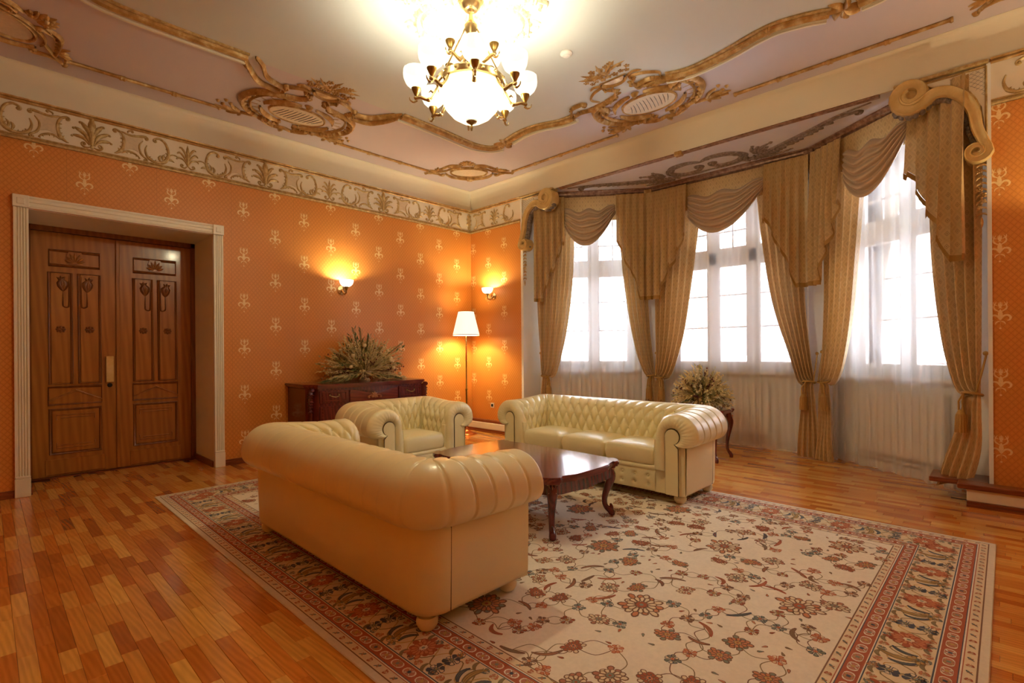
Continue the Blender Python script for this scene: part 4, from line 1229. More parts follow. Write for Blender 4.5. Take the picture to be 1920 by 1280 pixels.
for k in range(16):
    a = 2*PI*k/16; m_.sph((.268*math.cos(a), .268*math.sin(a), 3.41), .011, 6, 4)
m_.build('ring', M['brass'], ch, 40)
prof = [(.03, 3.115), (.09, 3.128), (.15, 3.165), (.20, 3.22), (.235, 3.29), (.250, 3.36), (.252, 3.385)]
m_ = MB(); m_.lathe(prof + [(.246, 3.385), (.244, 3.36), (.228, 3.29), (.19, 3.225), (.14, 3.17), (.02, 3.125)], 48, cap=False); m_.build('bowl', M['bowl'], ch, 60)
m_ = MB(); m_.lathe([(.0, 3.418), (.244, 3.418), (.244, 3.428), (.06, 3.445), (.0, 3.445)], 40); m_.build('pan', M['brass'], ch, 40)  # lid added over the bowl to keep its bulb off the ceiling
m_ = MB(); m_.lathe([(.0, 3.045), (.006, 3.05), (.010, 3.075), (.006, 3.09), (.016, 3.10), (.038, 3.112), (.048, 3.125), (.044, 3.13), (.0, 3.13)], 16); m_.build('finial', M['brassd'], ch, 40)
CUP = [(.018, 0), (.05, .008), (.077, .034), (.092, .07), (.097, .105), (.094, .14), (.090, .14), (.092, .105), (.087, .072), (.072, .038), (.046, .014), (.012, .006)]
m_ = MB(); m_.lathe(CUP, 26, cap=False, flute=.012, nf=13); cup_me = m_.mesh('glass_cup', M['opal'], 60)
m_ = MB(); m_.lathe([(.006, -.062), (.012, -.058), (.014, -.045), (.020, -.035), (.034, -.005), (.036, .006), (.028, .012), (.0, .012)], 16); sock_me = m_.mesh('socket', M['brassd'], 40)
def arm_mesh(r0, z0, r1, z1):
    m_ = MB()
    P = smooth_pts([(r0, 0, z0), (r0+.03, 0, z0-.06), (r0+(r1-r0)*.45, 0, z0-.115), (r1-.03, 0, z0-.10), (r1+.005, 0, z1-.07), (r1, 0, z1-.05)], 5)
    m_.tube(P, [.011]*3 + [.013]*(len(P)-6) + [.011]*3, 8)
    Q = smooth_pts([(r1-.005, 0, z1-.085), (r1+.02, 0, z1-.10), (r1+.045, 0, z1-.085), (r1+.05, 0, z1-.065)], 4); m_.tube(Q, np.linspace(.010, .003, len(Q)), 6)
    m_.sph((r0+(r1-r0)*.45, 0, z0-.115), .018, 8, 5); m_.sph((r0, 0, z0), .018, 8, 5)
    m_.tube([(r0+.035, 0, z0-.065), (r0+.06, 0, z0-.045), (r0+.075, 0, z0-.06)], [.008, .007, .003], 6)
    return m_.mesh('arm', M['brass'], 60)
view_a = math.atan2(-CHY, -CHX)
low_me = arm_mesh(.25, 3.385, .42, 3.345); up_me = arm_mesh(.05, 3.66, .23, 3.63)
for k in range(12):
    lo = k < 8; a = view_a + (k*PI/4 if lo else PI/4+(k-8)*PI/2) + .06
    ar = inst('arm', low_me if lo else up_me, ch, (0, 0, 0), (0, 0, a))
    rr, zz = (.42, 3.345) if lo else (.23, 3.63)
    inst('socket', sock_me, ar, (rr, 0, zz)); inst('glass_cup', cup_me, ar, (rr, 0, zz+.008))
    bulb(ar, (rr, 0, zz+.085), P_CHAND if lo else P_UP, .035, LAMP_SOFT)
bulb(ch, (0, 0, 3.28), 135, .05, LAMP_SOFT)

def sconce(label, loc, rotz):
    s = thing('wall_sconce', label, 'wall lamp', loc, rotz, 'wall sconces with opal glass cups')
    m_ = MB(); m_.lathe([(.0, .022), (.02, .024), (.032, .018), (.05, .012), (.062, .010), (.064, 0)], 24)
    o = m_.build('wall_plate', M['brass'], s, 40); o.rotation_euler = (PI/2, 0, 0)
    m_ = MB(); P = smooth_pts([(0, -.02, 0), (0, -.05, -.03), (0, -.09, -.055), (0, -.135, -.045), (0, -.145, -.01)], 5); m_.tube(P, .010, 8); m_.sph((0, -.09, -.055), .018, 8, 6)
    Q = smooth_pts([(0, -.03, -.02), (0, -.05, -.055), (0, -.035, -.07)], 4); m_.tube(Q, np.linspace(.008, .003, len(Q)), 6); m_.build('arm', M['brass'], s, 60)
    so = inst('socket', sock_me, s, (0, -.145, .03), (0, 0, 0), (.8, .8, .8))
    m_ = MB(); pr = [(.02, .035), (.05, .042), (.078, .066), (.092, .10), (.096, .128), (.092, .128), (.087, .10), (.072, .07), (.04, .05)]
    m_.lathe(pr, 26, (0, -.145, 0), cap=False); m_.build('glass_cup', M['sconceglass'], s, 60)
    bulb(s, (0, -.145, .095), P_SCONCE, .02, LAMP_WARM)
sconce('brass sconce with lit cup on the orange wall above the sideboard', (3.50, YA, 2.215), 0)
sconce('brass sconce with lit cup beside the floor lamp near the window reveal', (XB, 6.15, 2.255), -PI/2)
sconce('brass sconce with lit cup on the end wall', (XB, -.62, 2.25), -PI/2)
sconce('unseen brass sconce added for fill light on the wall facing the double doors', (1.2, Y0, 2.25), PI)  # out of view, added only as fill light
sconce('unseen brass sconce added for fill light on the wall facing the sideboard', (3.9, Y0, 2.25), PI)  # second unseen sconce, put in to fill the near side

fl = thing('floor_lamp', 'tall brass floor lamp with lit pleated cream shade in the corner', 'floor lamp', (5.47, 6.33, 0))
m_ = MB(); m_.lathe([(.17, 0), (.172, .008), (.165, .016), (.11, .028), (.06, .05), (.03, .075), (.02, .11), (.016, .12)], 36); m_.build('base', M['copper'], fl, 40)
m_ = MB(); m_.lathe([(.014, .12), (.015, .30), (.018, .31), (.014, .33), (.013, .70)], 14); m_.lathe([(.012, .70), (.02, .71), (.02, .73), (.012, .74), (.012, 1.18), (.017, 1.19), (.012, 1.20)], 14, cap=False); m_.build('pole', M['brassd'], fl, 40)
m_ = MB(); m_.lathe([(.013, 1.20), (.013, 1.42), (.010, 1.43)], 12); m_.build('wood_grip', M['copper'], fl, 40)
m_ = MB(); m_.lathe([(.009, 1.43), (.014, 1.45), (.008, 1.48), (.013, 1.53), (.007, 1.58), (.012, 1.62), (.006, 1.66), (.006, 1.70)], 12); m_.build('upper_stem', M['brass'], fl, 40)
m_ = MB(); m_.lathe([(.215, 1.60), (.213, 1.62), (.128, 1.975), (.126, 1.985)], 120, cap=False, flute=.012, nf=40); m_.build('shade', M['lampshade'], fl, 80)
m_ = MB(); m_.tube([(.217*math.cos(a), .217*math.sin(a), 1.612) for a in np.linspace(0, 2*PI, 60)[:-1]], .004, 6, closed=True); m_.build('shade_trim', M['nail'], fl, 60)
bulb(fl, (0, 0, 1.76), P_FLOOR, .03, LAMP_WARM)

sd = thing('smoke_detector', 'small round white smoke detector on the ceiling', 'smoke detector', (3.72, 2.88, ZC-.012))
m_ = MB(); m_.lathe([(.055, 0), (.056, -.012), (.046, -.02), (.03, -.03), (.0, -.034)][::-1], 24); m_.build('housing', M['plastic'], sd, 40)
m_ = MB(); m_.lathe([(.03, -.022), (.034, -.026), (.034, -.03), (.03, -.03)], 20, cap=False); m_.build('grille', M['radiator'], sd)

# ================================================================ SEATING
def u_path_point(o, W_, D, rc, seg, t):
    """point and outward normal on the offset-o U of a sofa body W_ x D (open towards -y)"""
    X = W_/2+o; Yb = D/2+o; r = max(rc+o, .035); y0 = -D/2
    if seg == 0: return (-X, y0+(Yb-r-y0)*t), (-1, 0)
    if seg == 1:
        a = PI - t*PI/2; return (-X+r+r*math.cos(a), Yb-r+r*math.sin(a)), (math.cos(a), math.sin(a))
    if seg == 2: return (-X+r+(2*X-2*r)*t, Yb), (0, 1)
    if seg == 3:
        a = PI/2 - t*PI/2; return (X-r+r*math.cos(a), Yb-r+r*math.sin(a)), (math.cos(a), math.sin(a))
    return (X, Yb-r-(Yb-r-y0)*t), (1, 0)

def chesterfield(label, W_, D, seats, loc, rotz, group=None, cat='sofa', name='chesterfield_sofa'):
    root = thing(name, label, cat, loc, rotz, group)
    LT = M['leather']; rc = .13; nb = .018
    # profile: inner wall up, dome over, outer roll down to the body
    prof = [(-.285, z) for z in np.linspace(.30, .60, 26)]
    prof = [(-.285+.02*((z-.30)/.30)**2, z) for _, z in prof]
    prof += [(-.072+.193*math.cos(a), .605+.185*math.sin(a)) for a in np.linspace(PI, 0, 46)[1:]]
    prof += [(.0+.121*math.cos(a), .605+.095*math.sin(a)) for a in np.linspace(0, -PI/2, 18)[1:]]
    prof = np.array(prof); NT_ = len(prof)
    tl = np.concatenate([[0], np.cumsum(np.hypot(*np.diff(prof, axis=0).T))])
    # columns along the U
    ds = .128
    sa = D; sb = W_
    lens = [D+.02-.13, .20, W_-.30, .20, D+.02-.13]
    step = .0064
    cols = []; s0 = 0
    for seg, L in enumerate(lens):
        n = max(6, int(L/step))
        for i in range(n): cols.append((seg, i/n, s0+L*i/n))
        s0 += L
    cols.append((4, 1.0, s0)); S = s0
    nrep = round((S-.10)/ds); ds = (S-.10)/nrep; sph0 = .05+ds*.5 if False else .05
    NC = len(cols); P = np.zeros((NC, NT_, 3)); SS = np.array([c[2] for c in cols])
    for i, (seg, t, s) in enumerate(cols):
        back = {0: max(0, t-.4)/.6, 1: 1, 2: 1, 3: 1, 4: max(0, 1-t-.4)/.6}[seg]
        for j in range(NT_):
            o, z = prof[j]
            (x, y), _ = u_path_point(o, W_, D, rc, seg, t)
            P[i, j] = (x, y, z + .028*back*max(0, (z-.45)/.33))
    # surface normals
    du = np.gradient(P, axis=0); dv = np.gradient(P, axis=1); N = np.cross(du, dv); N /= np.linalg.norm(N, axis=2, keepdims=True)+1e-9
    # make them point out of the upholstery: away from the medial line (o=-.1, z=.55)
    mid = np.zeros_like(P)
    for i, (seg, t, s) in enumerate(cols):
        (x, y), _ = u_path_point(-.11, W_, D, rc, seg, t); mid[i, :, 0] = x; mid[i, :, 1] = y; mid[i, :, 2] = np.minimum(P[i, :, 2], .55)
    sg = np.sign(((P-mid)*N).sum(2).sum()); N *= sg
    t_row0, dt, nrow = .155, .098, 4
    A = .040
    s_ = (SS-.05)[:, None]; t_ = tl[None, :]
    tt = (t_-t_row0)/(2*dt); a_ = s_/ds+tt; b_ = s_/ds-tt
    dia = (np.abs(np.sin(PI*a_))*np.abs(np.sin(PI*b_)))**.48
    ver = np.abs(np.sin(PI*s_/ds))**1.1
    t_last = t_row0+dt*(nrow-1); ph = .5 if (nrow-1) % 2 else 0.0
    verl = np.abs(np.sin(PI*(s_/ds-ph)))
    h = np.where(t_ < t_row0, A*(.35+.65*np.clip(t_/t_row0, 0, 1))*ver, np.where(t_ <= t_last, A*dia, 0))
    fade = np.clip(1-(t_-t_last)/.16, 0, 1)
    crease = -.014*np.exp(-(np.abs(((s_/ds-ph+.5) % 1)-.5)*ds/.0072)**2)
    armw = np.clip((np.minimum(SS, S-SS) < lens[0]+.25).astype(float), .35, 1)[:, None]
    h = np.where(t_ > t_last, A*.6*fade**1.6*(verl**.8) + crease*armw*(1-.3*(1-fade)), h)
    endfade = np.clip(np.minimum(SS, S-SS)/.07, 0, 1)[:, None]
    P2 = P + N*((h-A*.45*(t_ <= t_last))*endfade)[..., None]
    # rounded front ends towards the key-hole panel
    def key(j):
        f = tl[j]/tl[-1]
        if j < 26: return (-.168, prof[j][1])
        if j < 71:
            a = PI - (j-25)/45*PI; return (-.105+.064*math.cos(a), .600+.064*math.sin(a))
        a = -(j-70)/17*PI*.42; return (-.105+.064*math.cos(a), .600+.064*math.sin(a))
    def front(P_edge, sgn):
        rows = []
        for k, (e, f) in enumerate(((.06, .016), (.18, .034), (.36, .047), (.58, .052), (.78, .045), (.95, .028), (1.0, .010))):
            r = []
            for j in range(NT_):
                o, z = prof[j]; ko, kz = key(j)
                oo = o+(ko-o)*e; zz = z+(kz-z)*e
                wr = .0025*math.sin(j*1.9)*math.sin(PI*e) if j > 30 else 0
                r.append((sgn*(W_/2+oo), -D/2-f-wr, zz))
            rows.append(r)
        return rows
    fl_ = front(P2[0], -1); fr_ = front(P2[-1], 1)
    full = np.concatenate([np.array(fl_[::-1]), P2, np.array(fr_)], axis=0)
    mb = MB(); mb.grid(full); mb.build('tufted_back_and_arms', LT, root, 179)
    # buttons
    mb = MB()
    for r in range(nrow):
        tr = t_row0+dt*r; j = int(np.argmin(np.abs(tl-tr)))
        for q in range(nrep+1):
            sq = .05+ds*(q+(.5 if r % 2 else 0))
            if sq < .09 or sq > S-.09: continue
            i = int(np.argmin(np.abs(SS-sq))); c = P2[i, j]+N[i, j]*.002
            mb.sph(c, .0085, 6, 4)
    b = mb.build('tufting_buttons', LT, root, 60); b['kind'] = 'stuff'
    # outer body
    path = []
    for seg, n in ((0, 2), (1, 9), (2, 2), (3, 9), (4, 2)):
        for i in range(n):
            t = i/n; (x, y), nn = u_path_point(0, W_, D, rc, seg, t); path.append((x, y, *nn))
    (x, y), nn = u_path_point(0, W_, D, rc, 4, 1.0); path.append((x, y, *nn))
    mb = MB(); mb.sweep([(.0, .545), (.012, .50), (.010, .34), (.004, .12), (-.004, .098), (-.02, .092), (-.28, .092)], path, caps=False)
    mb.box(-W_/2+.28, -D/2+.05, .092, W_/2-.28, D/2-.26, .10)
    os_ = mb.build('outer_shell', LT, root, 50)
    for s in (-1, 1):
        sm_ = MB(); sm_.tube([(s*(W_/2+.0035+dx), D/2-.15, z) for dx, z in ((.0, .10), (.0055, .34), (.0075, .51))], .0022, 5); sm_.build('seam', M['nail'], os_)
    for s in (-1, 1):
        mb = MB(); mb.bbox(min(s*(W_/2-.29), s*(W_/2-.002)), -D/2-.008, .092, max(s*(W_/2-.29), s*(W_/2-.002)), -D/2+.04, .56, .006); mb.build('arm_base', LT, root)
        pl = []
        for z in (.095, .30, .54): pl.append((-.168, z))
        pl += [(-.105+.066*math.cos(a), .600+.066*math.sin(a)) for a in np.linspace(PI*.96, -PI*.42, 18)]
        pl += [(-.052, .50), (-.050, .30), (-.050, .095)]
        q = [(s*(W_/2+o), z) for o, z in pl]
        mb = MB(); fmf = lambda a, b_, h_: (a, -D/2-h_, b_)
        mb.prism(q, fmf, 0, .030); mb.prism([(c[0]*.985+.015*s*(W_/2-.11), c[1]*.985+.006) for c in q], fmf, .030, .036)
        ap = mb.build('arm_panel', LT, root)
        mb = MB(); mb.tube([fmf(c[0], c[1], .030) for c in q], .0038, 5); mb.build('piping', M['nail'], ap, 60)
    # front rail, lip, deck
    xi = W_/2-.285
    mb = MB(); nx_ = int(2*xi/.011); xs = np.linspace(-xi-.01, xi+.01, nx_); zs = np.linspace(.095, .285, 20)
    G = np.zeros((nx_, 20, 3)); nbt = max(3, round(2*xi/.135)); off = 2*xi/nbt
    for i, xx in enumerate(xs):
        for j, zz in enumerate(zs):
            bul = .014*math.sin(PI*j/19)**.5 if 0 < j < 19 else 0
            u = (xx+xi)/off-.5; dx_ = (u-round(u))*off
            dm = 0
            for zb in (.155, .225): dm += .024*math.exp(-((dx_/.018)**2+((zz-zb)/.018)**2))
            G[i, j] = (xx, -D/2-.004-bul+dm, zz)
    mb.grid(G, flip=False); mb.build('front_rail', LT, root, 179)
    mb = MB()
    for i in range(nbt):
        for zb in (.155, .225): mb.sph((-xi+off*(i+.5), -D/2+.004, zb), .012, 8, 5)
    b = mb.build('rail_buttons', LT, root, 60); b['kind'] = 'stuff'
    mb = MB(); mb.tube([(-xi-.01, -D/2+.005, .300), (xi+.01, -D/2+.005, .300)], .026, 10); mb.box(-xi-.01, -D/2, .285, xi+.01, D/2-.26, .325); mb.build('seat_deck', LT, root, 50)
    # seat cushions
    cw = 2*xi/seats
    for k in range(seats):
        cx = -xi+cw*(k+.5); hw, hd = cw/2-.003, (D-.27)/2+.02; cy = -D/2-.018+hd
        nu, nv = 26, 26; top = np.zeros((nu, nv, 3)); mb = MB()
        def sq(v, n_): return v
        rows = []
        for (inset, z) in ((.016, .322), (.004, .328), (0, .345), (-.006, .40), (0, .452), (.008, .468), (.022, .478)):
            ring_ = []
            rr = .045
            for (sx, sy, a0) in ((1, -1, -PI/2), (1, 1, 0), (-1, 1, PI/2), (-1, -1, PI)):
                for q in range(6):
                    a = a0+q/5*PI/2
                    ring_.append((cx+sx*(hw-inset-rr)+rr*math.cos(a), cy+sy*(hd-inset-rr)+rr*math.sin(a), z))
            rows.append(ring_)
        for f in (.82, .55, .25):
            rows.append([(cx+(p[0]-cx)*f, cy+(p[1]-cy)*f, .478+.030*(1-f**3)) for p in rows[6]])
        n_ = 24; V = [p for r in rows for p in r]; F = [(i*n_+j, i*n_+(j+1) % n_, (i+1)*n_+(j+1) % n_, (i+1)*n_+j) for i in range(len(rows)-1) for j in range(n_)]
        F.append(tuple((len(rows)-1)*n_+j for j in range(n_))); F.append(tuple(range(n_-1, -1, -1)))
        mb.add(V, F); mb.build('seat_cushion', LT, root, 179)
    mb = MB(); mb.lathe([(.030, .092), (.034, .088), (.034, .070), (.046, .066), (.054, .048), (.052, .028), (.040, .008), (.030, 0)][::-1], 18); fm_ = mb.mesh('foot', LT, 40)
    for sx in (-1, 1):
        for sy in (-1, 1): inst('foot', fm_, root, (sx*(W_/2-.085), sy*(D/2-.075), .0122))
    return root
SZ = .0
near_s = chesterfield('cream tufted leather chesterfield sofa with its back turned, standing before the coffee table', 2.13, .70, 3, (1.755, 2.995, 0), PI/2, 'cream chesterfield sofas')
far_s = chesterfield('cream tufted leather chesterfield sofa facing the coffee table, backed by the bay windows', 2.15, .69, 3, (4.475, 3.035, 0), -PI/2, 'cream chesterfield sofas')
arm_c = chesterfield('cream tufted leather chesterfield armchair in front of the sideboard', 1.09, .70, 1, (3.17, 4.69, 0), 0, None, 'armchair', 'chesterfield_armchair')

# ================================================================ TABLES AND SIDEBOARD
def cabriole(h, top=.045, out=.05, ang=0.0, sc=1.0):
    """square-ish S leg in local coords, knee bulging along +x"""
    mb = MB(); P = []; rad = []
    for t, o, r in ((0, .0, .036), (.10, .006, .040), (.20, .020, .038), (.32, .018, .031), (.50, .002, .025), (.68, -.008, .020), (.82, -.004, .019), (.90, .012, .021), (.95, .024, .024), (1, .024, .022)):
        P.append((o*sc*1.6, 0, h*(1-t))); rad.append(r*sc)
    PP = smooth_pts(P, 3); RR = np.interp(np.linspace(0, 1, len(PP)), np.linspace(0, 1, len(rad)), rad)
    mb.tube(PP, RR, 10)
    return mb
def carved_leg(name, parent, h, loc, ang, sc=1.0):
    mb = cabriole(h, sc=sc); me = mb.mesh(name, M['mahogd'], 60)
    o = inst(name, me, parent, loc, (0, 0, ang))
    R = Relief(fm_at((.034*sc, 0, h*.9), (0, 1, 0), (-.0, 0, 1), (1, 0, 0)))
    R.leaf((0, .02), (0, -.11*sc), .018*sc, 0, .030*sc)
    for s in (-1, 1): R.leaf((0, .0), (.018*s*sc, -.07*sc), .010*sc, .2*s, .026*sc); R.scroll([(0, -.02), (.016*s*sc, .0), (.02*s*sc, .018*sc)], .005*sc, .007*sc, -s, 1, .024*sc)
    R.build('leg_carving', M['carve'], o)
    R = Relief(fm_at((.026*sc, 0, .05*sc), (0, 1, 0), (0, 0, 1), (1, 0, 0))); R.leaf((0, -.03*sc), (0, .03*sc), .012*sc, 0, .026*sc); R.build('toe_carving', M['mahogd'], o)
    return o
ct = thing('coffee_table', 'dark mahogany coffee table with scalloped corners on carved cabriole legs', 'coffee table', (3.16, 2.945, 0))
def table_outline(hx, hy, nx_, ny_, bow):
    pts = []
    # quarter outline with notched corner, mirrored round
    q = [(hx, 0), (hx-.004, hy*.35), (hx-.012, hy-.20), (hx-.030, hy-.125), (hx-.012, hy-.118), (hx+.0, hy-.09), (hx-.03, hy-.035), (hx-.085, hy-.004), (hx-.112, hy-.010), (hx-.12, hy-.026), (hx-.20, hy-.008), (hx*.45, hy+bow*.7), (0, hy+bow)]
    full = q + [(-x, y) for x, y in reversed(q[:-1])]
    full = full + [(x, -y) for x, y in reversed(full[1:-1])]
    return full
out = table_outline(.455, .715, 0, 0, .02)
m_ = MB(); flat = fm_flat()
for (sc_, z0, z1) in ((.955, .405, .418), (.985, .418, .432), (1.0, .432, .452), (.985, .452, .460)):
    m_.prism([(x*sc_, y*(1-(1-sc_)*.7)) for x, y in out], flat, z0, z1)
m_.build('top', M['mahog'], ct)
for s in (-1, 1):
    m_ = MB(); prof_ = [(-.36, .325), (-.30, .318), (-.15, .312), (0, .300), (.15, .312), (.30, .318), (.36, .325)]
    low = [(y*1.75, z) for y, z in prof_]
    m_.prism([(-.63, .406)] + [(p[0], p[1]) for p in low] + [(.63, .406)], (lambda s: (lambda a, b, h: (s*(.375+h), a, b)))(s), 0, .022); m_.build('long_apron', M['mahogd'], ct)
    m_ = MB(); m_.prism([(-.34, .406)] + [(p[0]*.94, p[1]) for p in prof_] + [(.34, .406)], (lambda s: (lambda a, b, h: (a, s*(.635+h), b)))(s), 0, .022); m_.build('end_apron', M['mahogd'], ct)
for sx in (-1, 1):
    for sy in (-1, 1): carved_leg('leg', ct, .405, (sx*.345, sy*.605, .016), math.atan2(sy, sx), 1.12)

st = thing('side_table', 'small dark mahogany side table on slim cabriole legs by the radiator', 'side table', (6.24, 2.70, 0))
o2 = [(x*.60, y*.385) for x, y in table_outline(.455, .715, 0, 0, .0)]
m_ = MB()
for (sc_, z0, z1) in ((.95, .566, .578), (.98, .578, .590), (1.0, .590, .604), (.98, .604, .612)): m_.prism([(x*sc_, y*sc_) for x, y in o2], flat, z0, z1)
m_.build('top', M['mahog'], st)
for s in (-1, 1):
    m_ = MB(); m_.prism([(-.20, .566), (-.20, .50), (-.10, .508), (0, .49), (.10, .508), (.20, .50), (.20, .566)], (lambda s: (lambda a, b, h: (s*(.19+h), a, b)))(s), 0, .018); m_.build('apron', M['mahogd'], st)
    m_ = MB(); m_.prism([(-.19, .566), (-.19, .50), (-.10, .508), (0, .49), (.10, .508), (.19, .50), (.19, .566)], (lambda s: (lambda a, b, h: (a, s*(.195+h), b)))(s), 0, .018); m_.build('apron', M['mahogd'], st)
for sx in (-1, 1):
    for sy in (-1, 1): carved_leg('leg', st, .566, (sx*.195, sy*.205, 0), math.atan2(sy, sx), .95)

sb = thing('sideboard', 'dark mahogany sideboard with serpentine top and carved corner scrolls', 'sideboard', (3.60, YA-.005, 0))
SW, SD, SH = .885, .70, .95          # half width, depth, height; local y runs to -SD
body = [(-SW+.02, -.02), (-SW+.02, -SD+.17), (-SW+.12, -SD+.03), (SW-.12, -SD+.03), (SW-.02, -SD+.17), (SW-.02, -.02)]
m_ = MB(); m_.prism(body, flat, .07, SH-.05); m_.build('body', M['mahogd'], sb)
m_ = MB(); m_.prism([(x*1.01, y*1.02) for x, y in body], flat, 0.0, .07); m_.build('plinth', M['mahogd'], sb)
def top_outline(e):
    q = [(-SW-e, 0), (-SW-e, -SD+.17), (-SW+.10-e*.4, -SD-e)]
    xs = np.linspace(-SW+.18, SW-.18, 28)
    q += [(x, -SD-e-.022*math.cos(PI*x/(SW-.18))-.022) for x in xs]
    q += [(SW-.10+e*.4, -SD-e), (SW+e, -SD+.17), (SW+e, 0)]
    return q
m_ = MB()
for (e, z0, z1) in ((-.02, SH-.055, SH-.04), (-.005, SH-.04, SH-.025), (.012, SH-.025, SH-.008), (.005, SH-.008, SH)): m_.prism(top_outline(e), flat, z0, z1)
m_.build('top', M['mahog'], sb)
yf = -SD+.03; fsb = lambda h0: (lambda a, b, h: (a, yf-h0-h, b))
xa, xb = -SW+.12, SW-.12; dw = .40
handles = MB()
def drawer(x0, x1, z0, z1, nm):
    m_ = MB(); m_.bbox(x0+.012, yf-.018, z0+.012, x1-.012, yf+.01, z1-.012, .004); moulding = m_.build(nm, M['mahogd'], sb)
    m2 = MB(); mould(m2, [(x0+.045, z0+.04), (x1-.045, z0+.04), (x1-.045, z1-.04), (x0+.045, z1-.04)], [(-.006, 0), (-.003, .007), (.003, .007), (.006, 0)], fsb(.018), True); m2.build('bead', M['mahog'], moulding, 40)
    return moulding
def pull(par, cx, cz):
    m_ = MB(); P = smooth_pts([(cx-.06, yf-.018, cz+.012), (cx-.05, yf-.045, cz+.002), (cx, yf-.052, cz-.012), (cx+.05, yf-.045, cz+.002), (cx+.06, yf-.018, cz+.012)], 5)
    m_.tube(P, .006, 8); m_.sph((cx-.06, yf-.02, cz+.012), .013, 8, 5); m_.sph((cx+.06, yf-.02, cz+.012), .013, 8, 5); m_.sph((cx, yf-.053, cz-.012), .009, 8, 5)
    o = m_.build('handle', M['brass'], par, 60); o['label'] = 'curved brass drawer pull'
for (x0, x1) in ((xa, xa+dw), (xb-dw, xb)):
    d_ = drawer(x0, x1, .70, .885, 'drawer'); pull(d_, (x0+x1)/2, .80)
    d_ = drawer(x0, x1, .09, .69, 'door'); m_ = MB(); m_.lathe([(.004, 0), (.004, .015), (.011, .022), (.009, .032), (0, .034)], 12); k = m_.build('knob', M['brass'], d_, 50); k.location = (x1-.03 if x0 < 0 else x0+.03, yf-.018, .42); k.rotation_euler = (PI/2, 0, 0)
x0, x1 = xa+dw, xb-dw
m_ = MB(); n = 24; bow_ = [(x, .80+.04*math.cos(2*PI*(x-x0)/(x1-x0)) ) for x in np.linspace(x0+.012, x1-.012, n)]
m_.prism([(x0+.012, .712), (x1-.012, .712)] + [(x, .835+.030*math.cos(2*PI*(x-(x0+x1)/2)/(x1-x0)+PI)) for x in np.linspace(x1-.012, x0+.012, n)], fsb(0), 0, .02); cd = m_.build('drawer', M['mahog'], sb)
R = Relief(fsb(.02)); cx = (x0+x1)/2; R.fan((cx, .755), .07, 0, PI, 7, .012); R.rose((cx, .765), .026)
for s in (-1, 1): R.scroll([(cx, .77), (cx+.05*s, .78), (cx+.09*s, .765)], .009, .014, -s, 1, .014)
R.build('shell_carving', M['carve'], cd)
m_ = MB(); m_.prism([(x0, SH-.056), (x1, SH-.056)] + [(x, .862+.030*math.cos(2*PI*(x-(x0+x1)/2)/(x1-x0)+PI)) for x in np.linspace(x1, x0, n)], fsb(0), 0, .035); m_.build('serpentine_frieze', M['mahogd'], sb)
for k in range(2):
    drawer(x0+(x1-x0)/2*k, x0+(x1-x0)/2*(k+1), .09, .69, 'door')
for s in (-1, 1):
    R = Relief(fm_at((s*(SW-.055), -SD+.085, 0), (s*-.66, -.75, 0) if s < 0 else (.66, -.75, 0), (0, 0, 1), (s*.75, -.66, 0)))
    R.T = lambda p: p
    R.acanthus([(0, .88), (.0, .80), (0, .70), (0, .62)], .028, 6, 1, 1.0, .05, both=True); R.scroll([(0, .86), (.02, .90), (.03, .88)], .016, .02, -1, 1, .045); R.rose((0, .86), .035)
    R.stroke([(0, .62), (0, .12)], .016, .02, (1, 1)); R.build('corner_carving', M['mahogd'], sb)

# ================================================================ CURTAINS
CUR = [
 dict(casc=((-.03, .44), (1.22, 1.72)), swag=(.44, 1.215), drL=[(.60, 3.66), (.585, 3.10), (.563, 2.48), (.492, 1.82), (.371, 1.23), (.269, .93), (.17, .945)], drR=[(1.26, 3.66), (1.30, 2.80), (1.382, 2.05), (1.497, 1.39), (1.60, 1.06), (1.68, .93), (1.725, .945)], tl=(.125, .965), tr=(1.745, .955), lo=(.0, 1.70)),
 dict(casc=((.05, .655), (1.69, 2.20)), swag=(.655, 1.70), drL=[(.83, 3.66), (.781, 3.09), (.689, 2.38), (.563, 1.62), (.42, 1.12), (.30, .90), (.20, .93)], drR=[(1.55, 3.66), (1.581, 3.19), (1.642, 2.63), (1.754, 1.92), (1.93, 1.30), (2.05, .91), (2.13, .93)], tl=(.165, .955), tr=(2.17, .945), lo=(.10, 2.12)),
 dict(casc=((.10, .56), (1.372, 1.90)), swag=(.56, 1.365), drL=[(.74, 3.66), (.696, 3.10), (.619, 2.36), (.533, 1.66), (.415, 1.12), (.30, .91), (.20, .94)], drR=[(1.39, 3.66), (1.417, 2.98), (1.447, 2.21), (1.534, 1.50), (1.63, 1.11), (1.72, .93), (1.82, .92)], tl=(.165, .965), tr=(1.855, .955), lo=(.17, 1.90)),
]
WN = ['window nearest the lamp corner', 'middle bay window', 'window beside the end wall']
def lerp(a, b, t): return a+(b-a)*t
